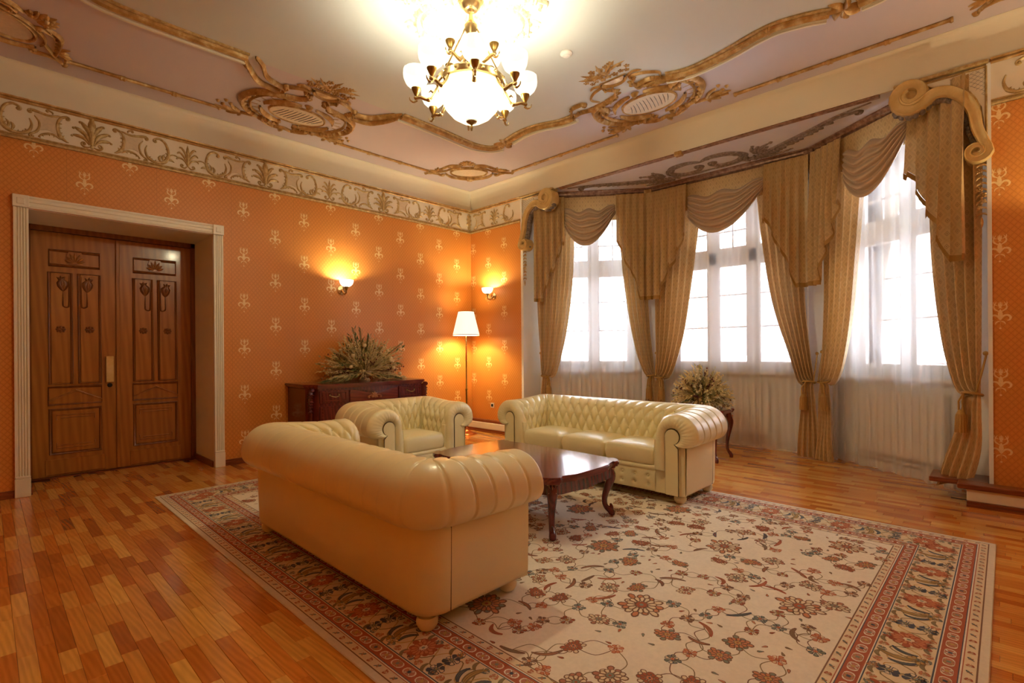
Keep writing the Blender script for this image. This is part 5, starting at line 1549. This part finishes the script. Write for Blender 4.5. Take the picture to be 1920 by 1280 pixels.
for k in range(3):
    p0, p1 = PTS[k], PTS[k+1]
    d = Vector((p1[0]-p0[0], p1[1]-p0[1], 0)); L = d.length; d.normalize()
    n = Vector((d.y, -d.x, 0))
    if n.dot(Vector((p0[0]-3, p0[1]-2.8, 0))) > 0: n = -n
    O = Vector((p0[0], p0[1], 0)); C_ = CUR[k]
    def X(u, z, h, O=O, d=d, n=n): return (O.x+d.x*u+n.x*h, O.y+d.y*u+n.y*h, z)
    # drapes
    for side in (0, 1):
        inner = smooth_pts(C_['drL'] if side == 0 else C_['drR'], 8); tie = C_['tl'] if side == 0 else C_['tr']
        uo = C_['lo'][side]; sg = 1 if side == 0 else -1
        cu = thing('curtain', ('gold brocade drape tied back on the %s side of the ' % (('door-wall', 'end-wall')[side])) + WN[k], 'curtain', group='tied-back gold brocade drapes')
        m = len(inner); I = np.array(inner); Lc = np.concatenate([[0], np.cumsum(np.hypot(*np.diff(I, axis=0).T))]); nt = 46
        tt = np.linspace(0, 1, nt); I = np.stack([np.interp(tt*Lc[-1], Lc, I[:, 0]), np.interp(tt*Lc[-1], Lc, I[:, 1])], 1)
        ztop = I[0, 1]; Oc = np.stack([uo+(tie[0]-sg*.05-uo)*np.clip((tt-.55)/.45, 0, 1)**1.6, ztop+(tie[1]+.03-ztop)*tt], 1)
        ns = 84; G = np.zeros((nt+22, ns, 3)); UV = np.zeros((nt+22, ns, 2)); rp = random.Random(k*7+side); ph = rp.uniform(0, 6)
        nfold = 5.0 if k != 1 else 6.0
        for i in range(nt):
            t = tt[i]
            for j in range(ns):
                s = j/(ns-1); q = (1-s)*Oc[i] + s*I[i]
                w = s*nfold*2*PI+ph+.5*math.sin(3*t+ph); f = .62*math.sin(w)+.38*math.sin(w)*abs(math.sin(w))
                amp = .052*(1-.45*t**3)
                G[i, j] = X(q[0], q[1], -.022+amp*f+.035*t**4+.012*math.sin(PI*s)*t); UV[i, j] = (s*1.15, -q[1])
        for i2 in range(22):
            t = (i2+1)/22; i = nt+i2
            for j in range(ns):
                s = j/(ns-1); wl = lerp(.10, .26, t**.8)*(1.0 if not (k == 2 and side == 1) else 1.35)
                shift = 0.0 if not (k == 2 and side == 1) else -.16*t**1.5
                u = tie[0]+sg*(.01)+shift+sg*(s-.5)*wl; z = lerp(tie[1]-.005, .012 if not (k == 2 and side == 1) else .06+.16*(1-s), t)
                w = s*4.0*2*PI+ph; G[i, j] = X(u, z, .03+.026*(.5+.5*t)*math.sin(w)+.012*math.sin(7*t+3*s)); UV[i, j] = (s*1.15, -z)
        mb = MB(); mb.grid(G, UV=UV); mb.build('drape', M['drape'], cu, 179)
        mb = MB(); c = tie
        mb.tube([X(c[0]+sg*.005+.068*math.cos(a), c[1]-.01-.015*math.sin(a)*sg+.0*a, .03+.068*math.sin(a)) for a in np.linspace(0, 2*PI, 20)[:-1]], .011, 6, closed=True)
        hk = (c[0]-sg*.075, c[1]+.34)
        mb.tube([X(c[0]-sg*.05, c[1]+.0, .06), X(c[0]-sg*.065, c[1]+.17, .02), X(hk[0], hk[1], -.02)], .008, 6)
        mb.sph(X(hk[0], hk[1], -.01), .02, 8, 5); tb = mb.build('tieback_cord', M['cord'], cu, 60)
        tz = c[1]-.05; tu = c[0]+sg*.055; x_, y_, _ = X(tu, 0, .085)
        mb = MB()
        for e in (-.016, .016): mb.tube([X(tu-sg*.03, c[1], .09), X(tu+e, tz-.03, .09), X(tu+e*1.2, tz-.11, .085)], .008, 6)
        mb.lathe([(.012, -.10), (.022, -.11), (.030, -.125), (.034, -.14)][::-1], 14, (x_, y_, tz)); mb.build('tassel_knot', M['cord'], cu, 50)
        mb = MB(); mb.lathe([(.034, -.14), (.038, -.16), (.044, -.30), (.02, -.30)][::-1], 28, (x_, y_, tz), flute=.07, nf=14); mb.build('tassel', M['fringe'], cu, 60)
    # valance: pelmet, swag, two cascades with fringe
    va = thing('valance', 'gold brocade valance with satin swag and pleated cascades over the ' + WN[k], 'valance', group='swagged valances over the bay windows')
    G = np.array([[X(u, z, .075) for z in (3.70, 3.52, 3.33)] for u in np.linspace(C_['casc'][0][0]+.02, C_['casc'][1][1]-.02, 30)])
    UVp = np.array([[(u, z) for z in (3.70, 3.52, 3.33)] for u in np.linspace(C_['casc'][0][0]+.02, C_['casc'][1][1]-.02, 30)])
    mb = MB(); mb.grid(G, UV=UVp); mb.build('pelmet', M['brocade'], va, 179)
    mb = MB(); ns, nv = 56, 50; uL, uR = C_['swag']; G = np.zeros((ns, nv, 3))
    for i in range(ns):
        p = i/(ns-1)
        for j in range(nv):
            v = j/(nv-1)
            a = (uL+.006, 3.525-.30*v); b = (uR-.006, 3.555-.13*v)
            sag = lerp(.05, .36, v**.85); skew = p-.10*math.sin(PI*p)*v*0
            z = lerp(a[1], b[1], p)-sag*4*p*(1-p)*(1+.25*(.5-p)) + .03*math.sin(2*PI*2.4*p+.6)*(1-v)**2*math.sin(PI*p)**.3
            q = math.sin(PI*p)**.45
            fo = abs(math.sin(PI*5.5*v+.5*math.sin(PI*p)))
            h = .092+.060*fo*(.35+.65*q)+.06*math.sin(PI*min(1, v*.9+.08))*q
            G[i, j] = X(lerp(a[0], b[0], p), z-.018*fo*q, h)
    mb.grid(G); mb.build('swag', M['swag'], va, 179)
    for side in (0, 1):
        ua, ub = C_['casc'][side]
        mb = MB(); ns, nv = 72, 26; G = np.zeros((ns, nv, 3)); UV = np.zeros((ns, nv, 2)); hem = []
        npl = 5
        for i in range(ns):
            s = i/(ns-1); so = s if side == 0 else 1-s             # so: 0 at the outer edge
            r = max(0, (so-.30)/.70); fr = (so*npl) % 1.0
            zh = 2.15+.86*r**.85+.055*(fr if r > 0 else 0)*(1 if so < .97 else 0)+.03*math.sin(PI*so*5)*(r > 0)
            tri = abs(2*((so*npl) % 1)-1)
            for j in range(nv):
                v = j/(nv-1); z = lerp(3.70, zh, v); am = .022+.066*min(1, v*1.5)
                G[i, j] = X(lerp(ua, ub, s)+.012*math.sin(2*PI*so*npl)*v, z, .125+am*(tri-.5)+.02*v+.012*math.sin(9*so+4*v)*v); UV[i, j] = (s*1.05*abs(ub-ua)*1.7, z)
            hem.append(G[i, -1].copy())
        mb.grid(G, UV=UV, flip=True); cs = mb.build('cascade', M['brocade'], va, 60)
        mb = MB(); hem = np.array(hem); nf_ = 5
        H = np.zeros((len(hem), 4, 3))
        for i in range(len(hem)):
            for j in range(4): H[i, j] = hem[i]+np.array([n.x, n.y, 0])*(.004+.006*(i % 2)*j/3)+np.array([0, 0, -.018*j])
        mb.grid(H, flip=True); mb.build('fringe', M['fringe'], cs, 60)
    # voile
    sh = thing('sheer_curtain', 'white voile sheer hanging to the floor across the ' + WN[k], 'sheer curtain', group='white voile sheers')
    ns, nv = 210, 14; G = np.zeros((ns, nv, 3)); rp = random.Random(50+k); phs = [rp.uniform(0, 6.28) for _ in range(4)]
    for i in range(ns):
        s = i/(ns-1)
        for j in range(nv):
            v = j/(nv-1); u = lerp(.12, L-.12, s) if k != 2 else lerp(.12, L-.10, s)
            w = .5*math.sin(2*PI*9*s+phs[0])+.35*math.sin(2*PI*14.3*s+phs[1]+.4*v)+.3*math.sin(2*PI*5.1*s+phs[2])
            G[i, j] = X(u+.01*math.sin(2*PI*9*s+1), lerp(3.66, .035+.01*math.sin(2*PI*6*s), v), -.115+.028*w*(.7+.5*v))
    mb = MB(); mb.grid(G); mb.build('voile', M['sheer'], sh, 179)

# ================================================================ RUG
RX0, RX1, RY0, RY1 = 1.10, 4.78, .055, 5.73
RZ = .009
rug = thing('rug', 'large cream Persian rug with rust and navy flowers and wide borders', 'rug', (0, 0, 0))
def flatmat(nm, c, var=.10): return simple(nm, srgb(*c), .9, 0, var, 55, spec=.1)
RC = dict(cream=(232, 212, 176), ivory=(242, 230, 208), salmon=(212, 142, 104), rust=(182, 104, 76), brown=(140, 106, 84), navy=(96, 98, 108), teal=(142, 146, 128), gold=(204, 164, 102), pink=(196, 134, 108), olive=(150, 128, 92), edge=(230, 216, 190))
RM = {k: flatmat('rug_' + k, v) for k, v in RC.items()}
RK = list(RC); RI = {k: i for i, k in enumerate(RK)}; RMAT = [RM[k] for k in RK]
def rounded_slab():
    m_ = MB(); m_.bbox(RX0, RY0, 0.0005, RX1, RY1, RZ, .005); return m_
rounded_slab().build('pile', RM['edge'], rug)
# band table: inset from the edge, colour, layer
m_ = MB(); LZ = .0003
def ringband(i0, i1, key, lay):
    z = RZ+LZ*lay; c = RI[key]
    a, b = (RX0+i0, RY0+i0, RX1-i0, RY1-i0), (RX0+i1, RY0+i1, RX1-i1, RY1-i1)
    V = [(a[0], a[1], z), (a[2], a[1], z), (a[2], a[3], z), (a[0], a[3], z), (b[0], b[1], z), (b[2], b[1], z), (b[2], b[3], z), (b[0], b[3], z)]
    m_.add(V, [(0, 1, 5, 4), (1, 2, 6, 5), (2, 3, 7, 6), (3, 0, 4, 7)], c)
FI = .505
for i0, i1, key in ((.035, .041, 'brown'), (.041, .082, 'cream'), (.082, .086, 'rust'), (.086, .092, 'ivory'), (.092, .096, 'navy'), (.096, .162, 'rust'), (.162, .166, 'ivory'), (.166, .172, 'navy'), (.172, .375, 'cream'),
                    (.375, .380, 'navy'), (.380, .384, 'ivory'), (.384, .448, 'rust'), (.448, .452, 'navy'), (.452, .458, 'ivory'), (.458, .462, 'rust'), (.462, .499, 'cream'), (.499, .505, 'brown')):
    ringband(i0, i1, key, 1)
z = RZ+LZ; m_.add([(RX0+FI, RY0+FI, z), (RX1-FI, RY0+FI, z), (RX1-FI, RY1-FI, z), (RX0+FI, RY1-FI, z)], [(0, 1, 2, 3)], RI['ivory'])
m_.build('border_bands', RMAT, rug)['kind'] = 'stuff'
pm = MB()
class Pen:
    def __init__(s, x, y, rot=0.0, sx=1.0, sy=1.0): s.c = (x, y, math.cos(rot), math.sin(rot), sx, sy)
    def P(s, a, b, lay):
        x, y, ca, sa, sx, sy = s.c; a *= sx; b *= sy
        return (x+a*ca-b*sa, y+a*sa+b*ca, RZ+LZ*lay)
    def fan(s, ring_, key, lay, cen=(0, 0)):
        n = len(ring_); V = [s.P(cen[0], cen[1], lay)] + [s.P(a, b, lay) for a, b in ring_]
        pm.add(V, [(0, 1+i, 1+(i+1) % n) for i in range(n)], RI[key])
    def strip(s, pts, w, key, lay):
        n = len(pts); V = []
        for i in range(n):
            a, b = pts[max(i-1, 0)], pts[min(i+1, n-1)]; dx, dy = b[0]-a[0], b[1]-a[1]; L = math.hypot(dx, dy) or 1
            ww = w[i] if hasattr(w, '__len__') else w
            V += [s.P(pts[i][0]-dy/L*ww, pts[i][1]+dx/L*ww, lay), s.P(pts[i][0]+dy/L*ww, pts[i][1]-dx/L*ww, lay)]
        pm.add(V, [(2*i, 2*i+1, 2*i+3, 2*i+2) for i in range(n-1)], RI[key])
    def petal(s, a, r0, r1, w, key, lay, dark='brown'):
        ca, sa = math.cos(a), math.sin(a)
        def lens(r0, r1, w): return [(r*ca-q*w*sa, r*sa+q*w*ca) for r, q in ((r0, .25), (r0+(r1-r0)*.45, .8), (r0+(r1-r0)*.75, 1), (r0+(r1-r0)*.93, .55), (r1, 0), (r0+(r1-r0)*.93, -.55), (r0+(r1-r0)*.75, -1), (r0+(r1-r0)*.45, -.8), (r0, -.25))]
        c = ((r0+r1)/2*ca, (r0+r1)/2*sa)
        s.fan(lens(r0, r1, w), dark, lay, c)
        e = (r1-r0)*.12; s.fan(lens(r0+e, r1-e, w*.62), key, lay+1, c)
    def disc(s, r, key, lay, n=14, scal=0.0, k=0): s.fan([(r*(1+scal*math.cos(k*2*PI*i/n))*math.cos(2*PI*i/n), r*(1+scal*math.cos(k*2*PI*i/n))*math.sin(2*PI*i/n)) for i in range(n)], key, lay)
    def rosette(s, r, n, keys, lay=3):
        for i in range(n): s.petal(2*PI*i/n+.1*math.sin(i*5), r*.34, r*(1+.14*math.sin(i*3.7)), r*2.5/n, keys[0] if i % 3 else keys[1], lay, keys[3])
        if n > 9:
            for i in range(n): s.petal(2*PI*(i+.5)/n, r*.25, r*.72, r*2.0/n, keys[1], lay+2, keys[3])
        s.disc(r*.30, keys[3], lay+4, 16, .15, 8); s.disc(r*.24, keys[2], lay+5, 14, .12, 7); s.disc(r*.10, keys[4], lay+6, 8)
    def leaf(s, L, w, bend, k1, k2, lay=3, ser=5):
        n = 9; pts = [(L*(i/(n-1)-.5), bend*(1-(2*i/(n-1)-1)**2)) for i in range(n)]
        wd = [w*math.sin(PI*min(1, (i+.35)/(n-.6)))**.7 for i in range(n)]
        s.strip(pts, [x+.0035 for x in wd], k2, lay); s.strip(pts, [x*.62 for x in wd], k1, lay+1)
        for i in range(1, n-1):
            sgn = 1 if i % 2 else -1
            p = pts[i]; q = (p[0]+w*.9, p[1]+sgn*(wd[i]+w*.55)); b0 = (p[0]-w*.35, p[1]+sgn*wd[i]*.6)
            pm.add([s.P(p[0]+w*.3, p[1]+sgn*wd[i]*.6, lay+2), s.P(*b0, lay+2), s.P(*q, lay+2)], [(0, 1, 2)], RI[k2])
        s.strip([(p[0], p[1]) for p in pts], .0022, k2, lay+2)
rg = random.Random(3)
fx0, fx1, fy0, fy1 = RX0+FI, RX1-FI, RY0+FI, RY1-FI
placed = []
def dart(n, r, gap, tries=400):
    got = []
    for _ in range(n):
        for _t in range(tries):
            x, y = rg.uniform(fx0+r*.6, fx1-r*.6), rg.uniform(fy0+r*.6, fy1-r*.6)
            if all((x-a)**2+(y-b)**2 > (r+c+gap)**2 for a, b, c in placed): placed.append((x, y, r)); got.append((x, y)); break
    return got
big = []
for i in range(5):
    for j in range(8):
        x = fx0+.24+(fx1-fx0-.48)*i/4; y = fy0+.22+(fy1-fy0-.44)*j/7
        if (i+j) % 2 == 0: r = .128 if (i % 2) else .112; placed.append((x, y, r)); big.append((x, y, r))
PALS = [('salmon', 'cream', 'rust', 'brown', 'teal'), ('teal', 'salmon', 'gold', 'brown', 'rust'), ('cream', 'rust', 'salmon', 'brown', 'navy'), ('pink', 'cream', 'teal', 'brown', 'rust')]
for q, (x, y, r) in enumerate(big): Pen(x, y, rg.uniform(0, 1), 1, rg.uniform(.85, 1)).rosette(r, 14, PALS[q % 4])
for (x, y) in dart(130, .060, .004): Pen(x, y, rg.uniform(0, 6), 1, rg.uniform(.75, 1)).rosette(rg.uniform(.055, .072), 10, rg.choice(PALS))
SMALLS = dart(300, .031, .003)
lv = dart(120, .045, .0)
for (x, y) in lv: Pen(x, y, rg.uniform(0, 6.28)).leaf(rg.uniform(.09, .15), .0085, rg.uniform(-.035, .035), rg.choice(('rust', 'salmon', 'teal', 'olive', 'brown')), rg.choice(('brown', 'brown', 'rust', 'navy')))
for (x, y) in SMALLS: Pen(x, y, rg.uniform(0, 6)).rosette(rg.uniform(.032, .040), 8, rg.choice((('rust', 'cream', 'gold', 'brown', 'rust'), ('salmon', 'cream', 'rust', 'rust', 'gold'), ('teal', 'cream', 'salmon', 'navy', 'rust'), ('brown', 'cream', 'salmon', 'brown', 'gold'))))
for (x, y) in dart(240, .016, .008):
    p = Pen(x, y, rg.uniform(0, 6)); p.petal(0, -.012, .02, .008, rg.choice(('rust', 'salmon', 'teal', 'olive')), 3)
nodes = [(a, b) for a, b, c in placed if c > .03]
for i, (x, y) in enumerate(nodes):
    near_ = sorted(nodes, key=lambda q: (q[0]-x)**2+(q[1]-y)**2)[1:3]
    for (a, b) in near_:
        mx, my = (x+a)/2-(b-y)*.3, (y+b)/2+(a-x)*.3
        P = [tuple(q) for q in smooth_pts([(x, y), (mx, my), (a, b)], 6)]; Pen(0, 0).strip(P, .0024, rg.choice(('olive', 'olive', 'brown')), 2)
# border ornament along the four sides
def side_runs(inset):
    a, b, c, d_ = RX0+inset, RX1-inset, RY0+inset, RY1-inset
    return [((a, c), (b, c)), ((b, c), (b, d_)), ((b, d_), (a, d_)), ((a, d_), (a, c))]
def along(inset, unit, fn):
    for (p, q) in side_runs(inset):
        L = math.hypot(q[0]-p[0], q[1]-p[1]); n = max(1, round(L/unit)); ang = math.atan2(q[1]-p[1], q[0]-p[0])
        for i in range(n):
            t = (i+.5)/n; fn(Pen(p[0]+(q[0]-p[0])*t, p[1]+(q[1]-p[1])*t, ang), i, L/n)
def wide(p, i, u):
    x, y, ca, sa, _, _ = p.c; rot = math.atan2(sa, ca)
    if i % 3 == 0:
        Pen(x, y, rot, .88, 1.12).rosette(.082, 14, ('rust', 'salmon', 'cream', 'rust', 'teal'))
    elif i % 3 == 1:
        for o in (-.055, .03): Pen(x-sa*o, y+ca*o, rot+.3).rosette(.040, 7, ('navy', 'cream', 'teal', 'navy', 'gold'))
        Pen(x+sa*-.085, y-ca*-.085, rot).rosette(.022, 6, ('salmon', 'cream', 'gold', 'brown', 'rust'))
    else:
        Pen(x-sa*.02, y+ca*.02, rot+PI/2).leaf(.15, .013, .03, 'gold', 'olive'); Pen(x+sa*.05, y-ca*.05, rot).rosette(.036, 8, ('gold', 'cream', 'teal', 'olive', 'navy'))
        for o in (-.05, .05): Pen(x+ca*o, y+sa*o, rot+PI/2-o*6).leaf(.10, .008, .02, 'teal', 'navy')
    P = [(a, .055*math.sin(2*PI*a/u+i*PI)) for a in np.linspace(-u/2, u/2, 12)]; p.strip(P, .0032, 'olive', 2); p.strip([(a, -b) for a, b in P], .0028, 'gold', 2)
along(.2735, .165, wide)
for ins in (.195, .352): along(ins, .052, lambda p, i, u: Pen(p.c[0], p.c[1], i*1.7).rosette(.019, 6, (('gold', 'cream', 'salmon', 'olive', 'rust'), ('teal', 'cream', 'gold', 'navy', 'rust'), ('salmon', 'cream', 'gold', 'rust', 'teal'))[i % 3]) if i % 3 else Pen(p.c[0], p.c[1], i*2.1).leaf(.055, .006, .012, 'teal', 'olive'))
def guard(p, i, u):
    p.fan([(u*.42*math.cos(t), .026*math.sin(t)*(1+.2*math.cos(2*t))) for t in np.linspace(0, 2*PI, 15)[:-1]], 'ivory', 2); p.fan([(u*.35*math.cos(t), .020*math.sin(t)) for t in np.linspace(0, 2*PI, 13)[:-1]], 'pink', 3)
    for a in (.8, PI-.8, -.8, PI+.8): p.petal(a, .006, .024, .006, 'ivory' if i % 2 else 'gold', 4, 'brown')
    p.disc(.009, ('teal', 'navy', 'gold')[i % 3], 6, 8)
along(.129, .088, guard); along(.416, .088, guard)
def narrow(p, i, u):
    if i % 2: p.rosette(.014, 6, ('rust', 'cream', 'salmon', 'rust', 'gold'))
    else: p.petal(.7, -.018, .018, .006, 'teal', 3, 'navy'); p.petal(-.9, -.012, .012, .004, 'salmon', 3, 'rust')
along(.0615, .062, narrow); along(.4805, .062, narrow)
pm.build('woven_flowers', RMAT, rug)['kind'] = 'stuff'

# ================================================================ FLOWER ARRANGEMENTS
GREEN = [simple('leaf_green', srgb(92, 108, 54), .6, 0, .25, 40), simple('leaf_olive', srgb(160, 150, 86), .6, 0, .25, 40), simple('straw', srgb(222, 198, 136), .7, 0, .2, 40), simple('dry_brown', srgb(128, 92, 52), .7, 0, .25, 40), simple('dark_red', srgb(104, 40, 28), .6, 0, .2, 40), simple('pale_bloom', srgb(222, 200, 150), .7, 0, .15, 40)]
def sprig(mb, base, dirv, L, kind, mi, rgn):
    d = Vector(dirv).normalized(); sag = Vector((0, 0, -1)); up = Vector((0, 0, 1)) if abs(d.z) < .9 else Vector((1, 0, 0))
    s = d.cross(up).normalized(); q = d.cross(s)
    n = 5; pts = [Vector(base)+d*L*(i/(n-1))+sag*L*.16*(i/(n-1))**2*(1-max(0, d.z)) for i in range(n)]
    mb.tube(pts, [.0028, .0026, .0022, .0018, .001], 4, True, mi)
    T = (pts[-1]-pts[-2]).normalized()
    if kind == 'blade':
        for i in range(9):
            t = .35+.65*i/8; p = Vector(base).lerp(pts[-1], t); a = rgn.uniform(0, 6.28); o = (s*math.cos(a)+q*math.sin(a)); l = L*.16*(1.2-t*.5)
            e = p+T*l*.9+o*l*.6; w = T.cross(o)*l*.16; mid = p.lerp(e, .5)+o*l*.08
            mb.add([p, mid-w, e, mid+w], [(0, 1, 2, 3)], mi)
    elif kind == 'ear':
        for i in range(12):
            t = .62+.38*i/11; p = Vector(base).lerp(pts[-1], t); a = i*2.4; o = (s*math.cos(a)+q*math.sin(a)); l = .026
            e = p+T*l*1.6+o*l*.9; w = T.cross(o)*.008
            mb.add([p-w*.4, p+o*.004+T*.006-w, e, p+o*.004+T*.006+w], [(0, 1, 2, 3)], mi)
            mb.add([p, p+T*.012+o*.010, p+T*.02], [(0, 1, 2)], mi)
    else:
        mb.sph(pts[-1], .010 if kind == 'bud' else .016, 6, 4, mi, (1, 1, 1.3))
def bouquet(root, origin, spread, height, n, seed, flat, fan_x=1.0, fan_y=1.0, pods=10, podr=.02):
    rgn = random.Random(seed); mb = MB()
    for i in range(n):
        a = rgn.uniform(0, 2*PI); el = math.acos(rgn.uniform(flat, 1.0)); r = math.sin(el)
        dv = (math.cos(a)*r*fan_x, math.sin(a)*r*fan_y, math.cos(el)*1.0)
        L = math.sqrt((math.cos(a)*r*spread*fan_x)**2+(math.sin(a)*r*spread*fan_y)**2+(math.cos(el)*height)**2)*rgn.uniform(.48, 1.05)
        t = rgn.random(); kind, mi = ('blade', rgn.choice((0, 1, 1, 2))) if t < .30 else (('ear', rgn.choice((2, 2, 5, 5, 2))) if t < .80 else ('bud', rgn.choice((3, 5, 2, 4, 3))))
        b = Vector(origin)+Vector((dv[0], dv[1], 0))*.03
        sprig(mb, b, dv, L, kind, mi, rgn)
        if kind == 'bud':
            for k_ in range(4): sprig(mb, b, (dv[0]+rgn.uniform(-.12, .12), dv[1]+rgn.uniform(-.12, .12), dv[2]+rgn.uniform(-.1, .1)), L*rgn.uniform(.7, .95), 'bud', mi, rgn)
    for v in range(len(mb.v)):
        x, y, z_ = mb.v[v]; mb.v[v] = (x, y, max(z_, .008))
    f = mb.build('foliage', GREEN, root, 60); f['kind'] = 'stuff'
    m_ = MB(); m_.sph((0, 0, 0), podr, 10, 7); m_.lathe([(podr*.4, podr*.9), (podr*.55, podr*1.15), (podr*.2, podr*1.1)], 8, cap=False); pme = m_.mesh('seed_head', GREEN[5], 60)
    for i in range(pods):
        a = rgn.uniform(0, 2*PI); el = math.acos(rgn.uniform(flat+.08, .9)); r = math.sin(el)
        p = (origin[0]+math.cos(a)*r*spread*fan_x*.86, origin[1]+math.sin(a)*r*spread*fan_y*.86, origin[2]+math.cos(el)*height*.82-.01*r)
        inst('seed_head', pme, root, p, (rgn.uniform(0, 1), rgn.uniform(0, 1), 0))
fa = thing('flower_arrangement', 'wide dried flower and grass arrangement on the sideboard', 'flower arrangement', (3.68, 6.42, SH))
m_ = MB(); m_.lathe([(.075, 0), (.08, .012), (.06, .03), (.05, .045), (.07, .075), (.095, .11), (.10, .13), (.09, .13), (.06, .08)], 24); m_.build('vase', simple('patterned_stoneware', srgb(196, 176, 140), .3, 0, .35, 60), fa, 40)
bouquet(fa, (0, 0, .12), .66, .50, 560, 5, -.16, 1.0, .34, 16, .026)
rgn = random.Random(9); mb = MB()
for dv, L in (((-.25, 0, 1), .62), ((-.05, .05, 1), .60), ((.12, -.03, .9), .52), ((.85, 0, .55), .72), ((-.35, .1, .9), .52)):
    sprig(mb, (0, 0, .10), dv, L, 'blade', 0, rgn)
    for e in range(26):
        t = .45+.55*e/25; d = Vector(dv).normalized(); p = d*L*t+Vector((0, 0, .10)); o = d.cross(Vector((0, 1, 0))).normalized()*(1 if e % 2 else -1)
        q = p+d*.05+o*.035; w = Vector((0, .006, 0)); mb.add([p, p.lerp(q, .5)-w+d*.008, q, p.lerp(q, .5)+w-d*.008], [(0, 1, 2, 3)], 0)
f = mb.build('fern_fronds', GREEN, fa); f['kind'] = 'stuff'
mb = MB()
for i in range(40):
    x = rgn.uniform(-.72, -.30) if i < 26 else rgn.uniform(.34, .62); sprig(mb, (x*.55, -.05, .06), (x, rgn.uniform(-.25, .1), rgn.uniform(-.10, .0)), rgn.uniform(.22, .42), rgn.choice(('ear', 'blade', 'bud')), rgn.choice((0, 1, 3, 2)), rgn)
for v in range(len(mb.v)):
    x, y, z = mb.v[v]; mb.v[v] = (x, y, max(z, .006))
f = mb.build('trailing_sprays', GREEN, fa); f['kind'] = 'stuff'
fb_ = thing('flower_arrangement', 'round dried flower arrangement in a small urn on the side table', 'flower arrangement', (6.20, 2.73, .612))
m_ = MB(); m_.lathe([(.07, 0), (.075, .012), (.05, .028), (.045, .04), (.075, .07), (.10, .10), (.105, .12), (.095, .12)], 24); m_.build('urn', simple('brown_stoneware', srgb(150, 128, 104), .35, 0, .4, 50), fb_, 40)
bouquet(fb_, (0, 0, .15), .33, .38, 560, 21, -.25, 1, 1, 8, .018)

# ================================================================ SMALL THINGS, STREET OUTSIDE
so = thing('power_socket', 'small white wall socket low on the orange wall beside the far sofa', 'socket', (XB-.001, 6.195, .435))
m_ = MB(); m_.bbox(-.010, -.042, -.042, 0, .042, .042, .004); m_.build('face_plate', M['plastic'], so)
m_ = MB(); m_.lathe([(.024, 0), (.024, .003), (.018, .003), (.016, -.002)], 16); k = m_.build('outlet', M['dark'], so); k.location = (-.0105, 0, 0); k.rotation_euler = (0, -PI/2, 0)
FXX = 15.5
bl = thing('building', 'pale pink street facade seen through the bay windows', 'building', (FXX, 0, 0))
m_ = MB(); m_.box(0, -16, -6, 1, 26, 8.6); m_.build('facade', M['facade'], bl)
m_ = MB()
for zz in (.55, 4.3, 8.1): m_.box(-.25, -16, zz, 0, 26, zz+.35)
m_.build('string_course', M['facadew'], bl)
m_ = MB(); m_.box(-.14, -.85, -1.35, 0, .85, 1.35); m_.box(-.22, -1.0, 1.35, 0, 1.0, 1.6); m_.box(-.22, -1.0, -1.5, 0, 1.0, -1.35); wf = m_.mesh('window', M['facadew'])
m_ = MB(); m_.box(-.15, -.62, -1.15, -.13, -.05, 1.15); m_.box(-.15, .05, -1.15, -.13, .62, 1.15); wg = m_.mesh('pane', M['facadeg'])
for zz in (-1.6, 2.5, 6.3):
    for i in range(9):
        w_ = inst('window', wf, bl, (0, -12+4.1*i, zz)); inst('pane', wg, w_)
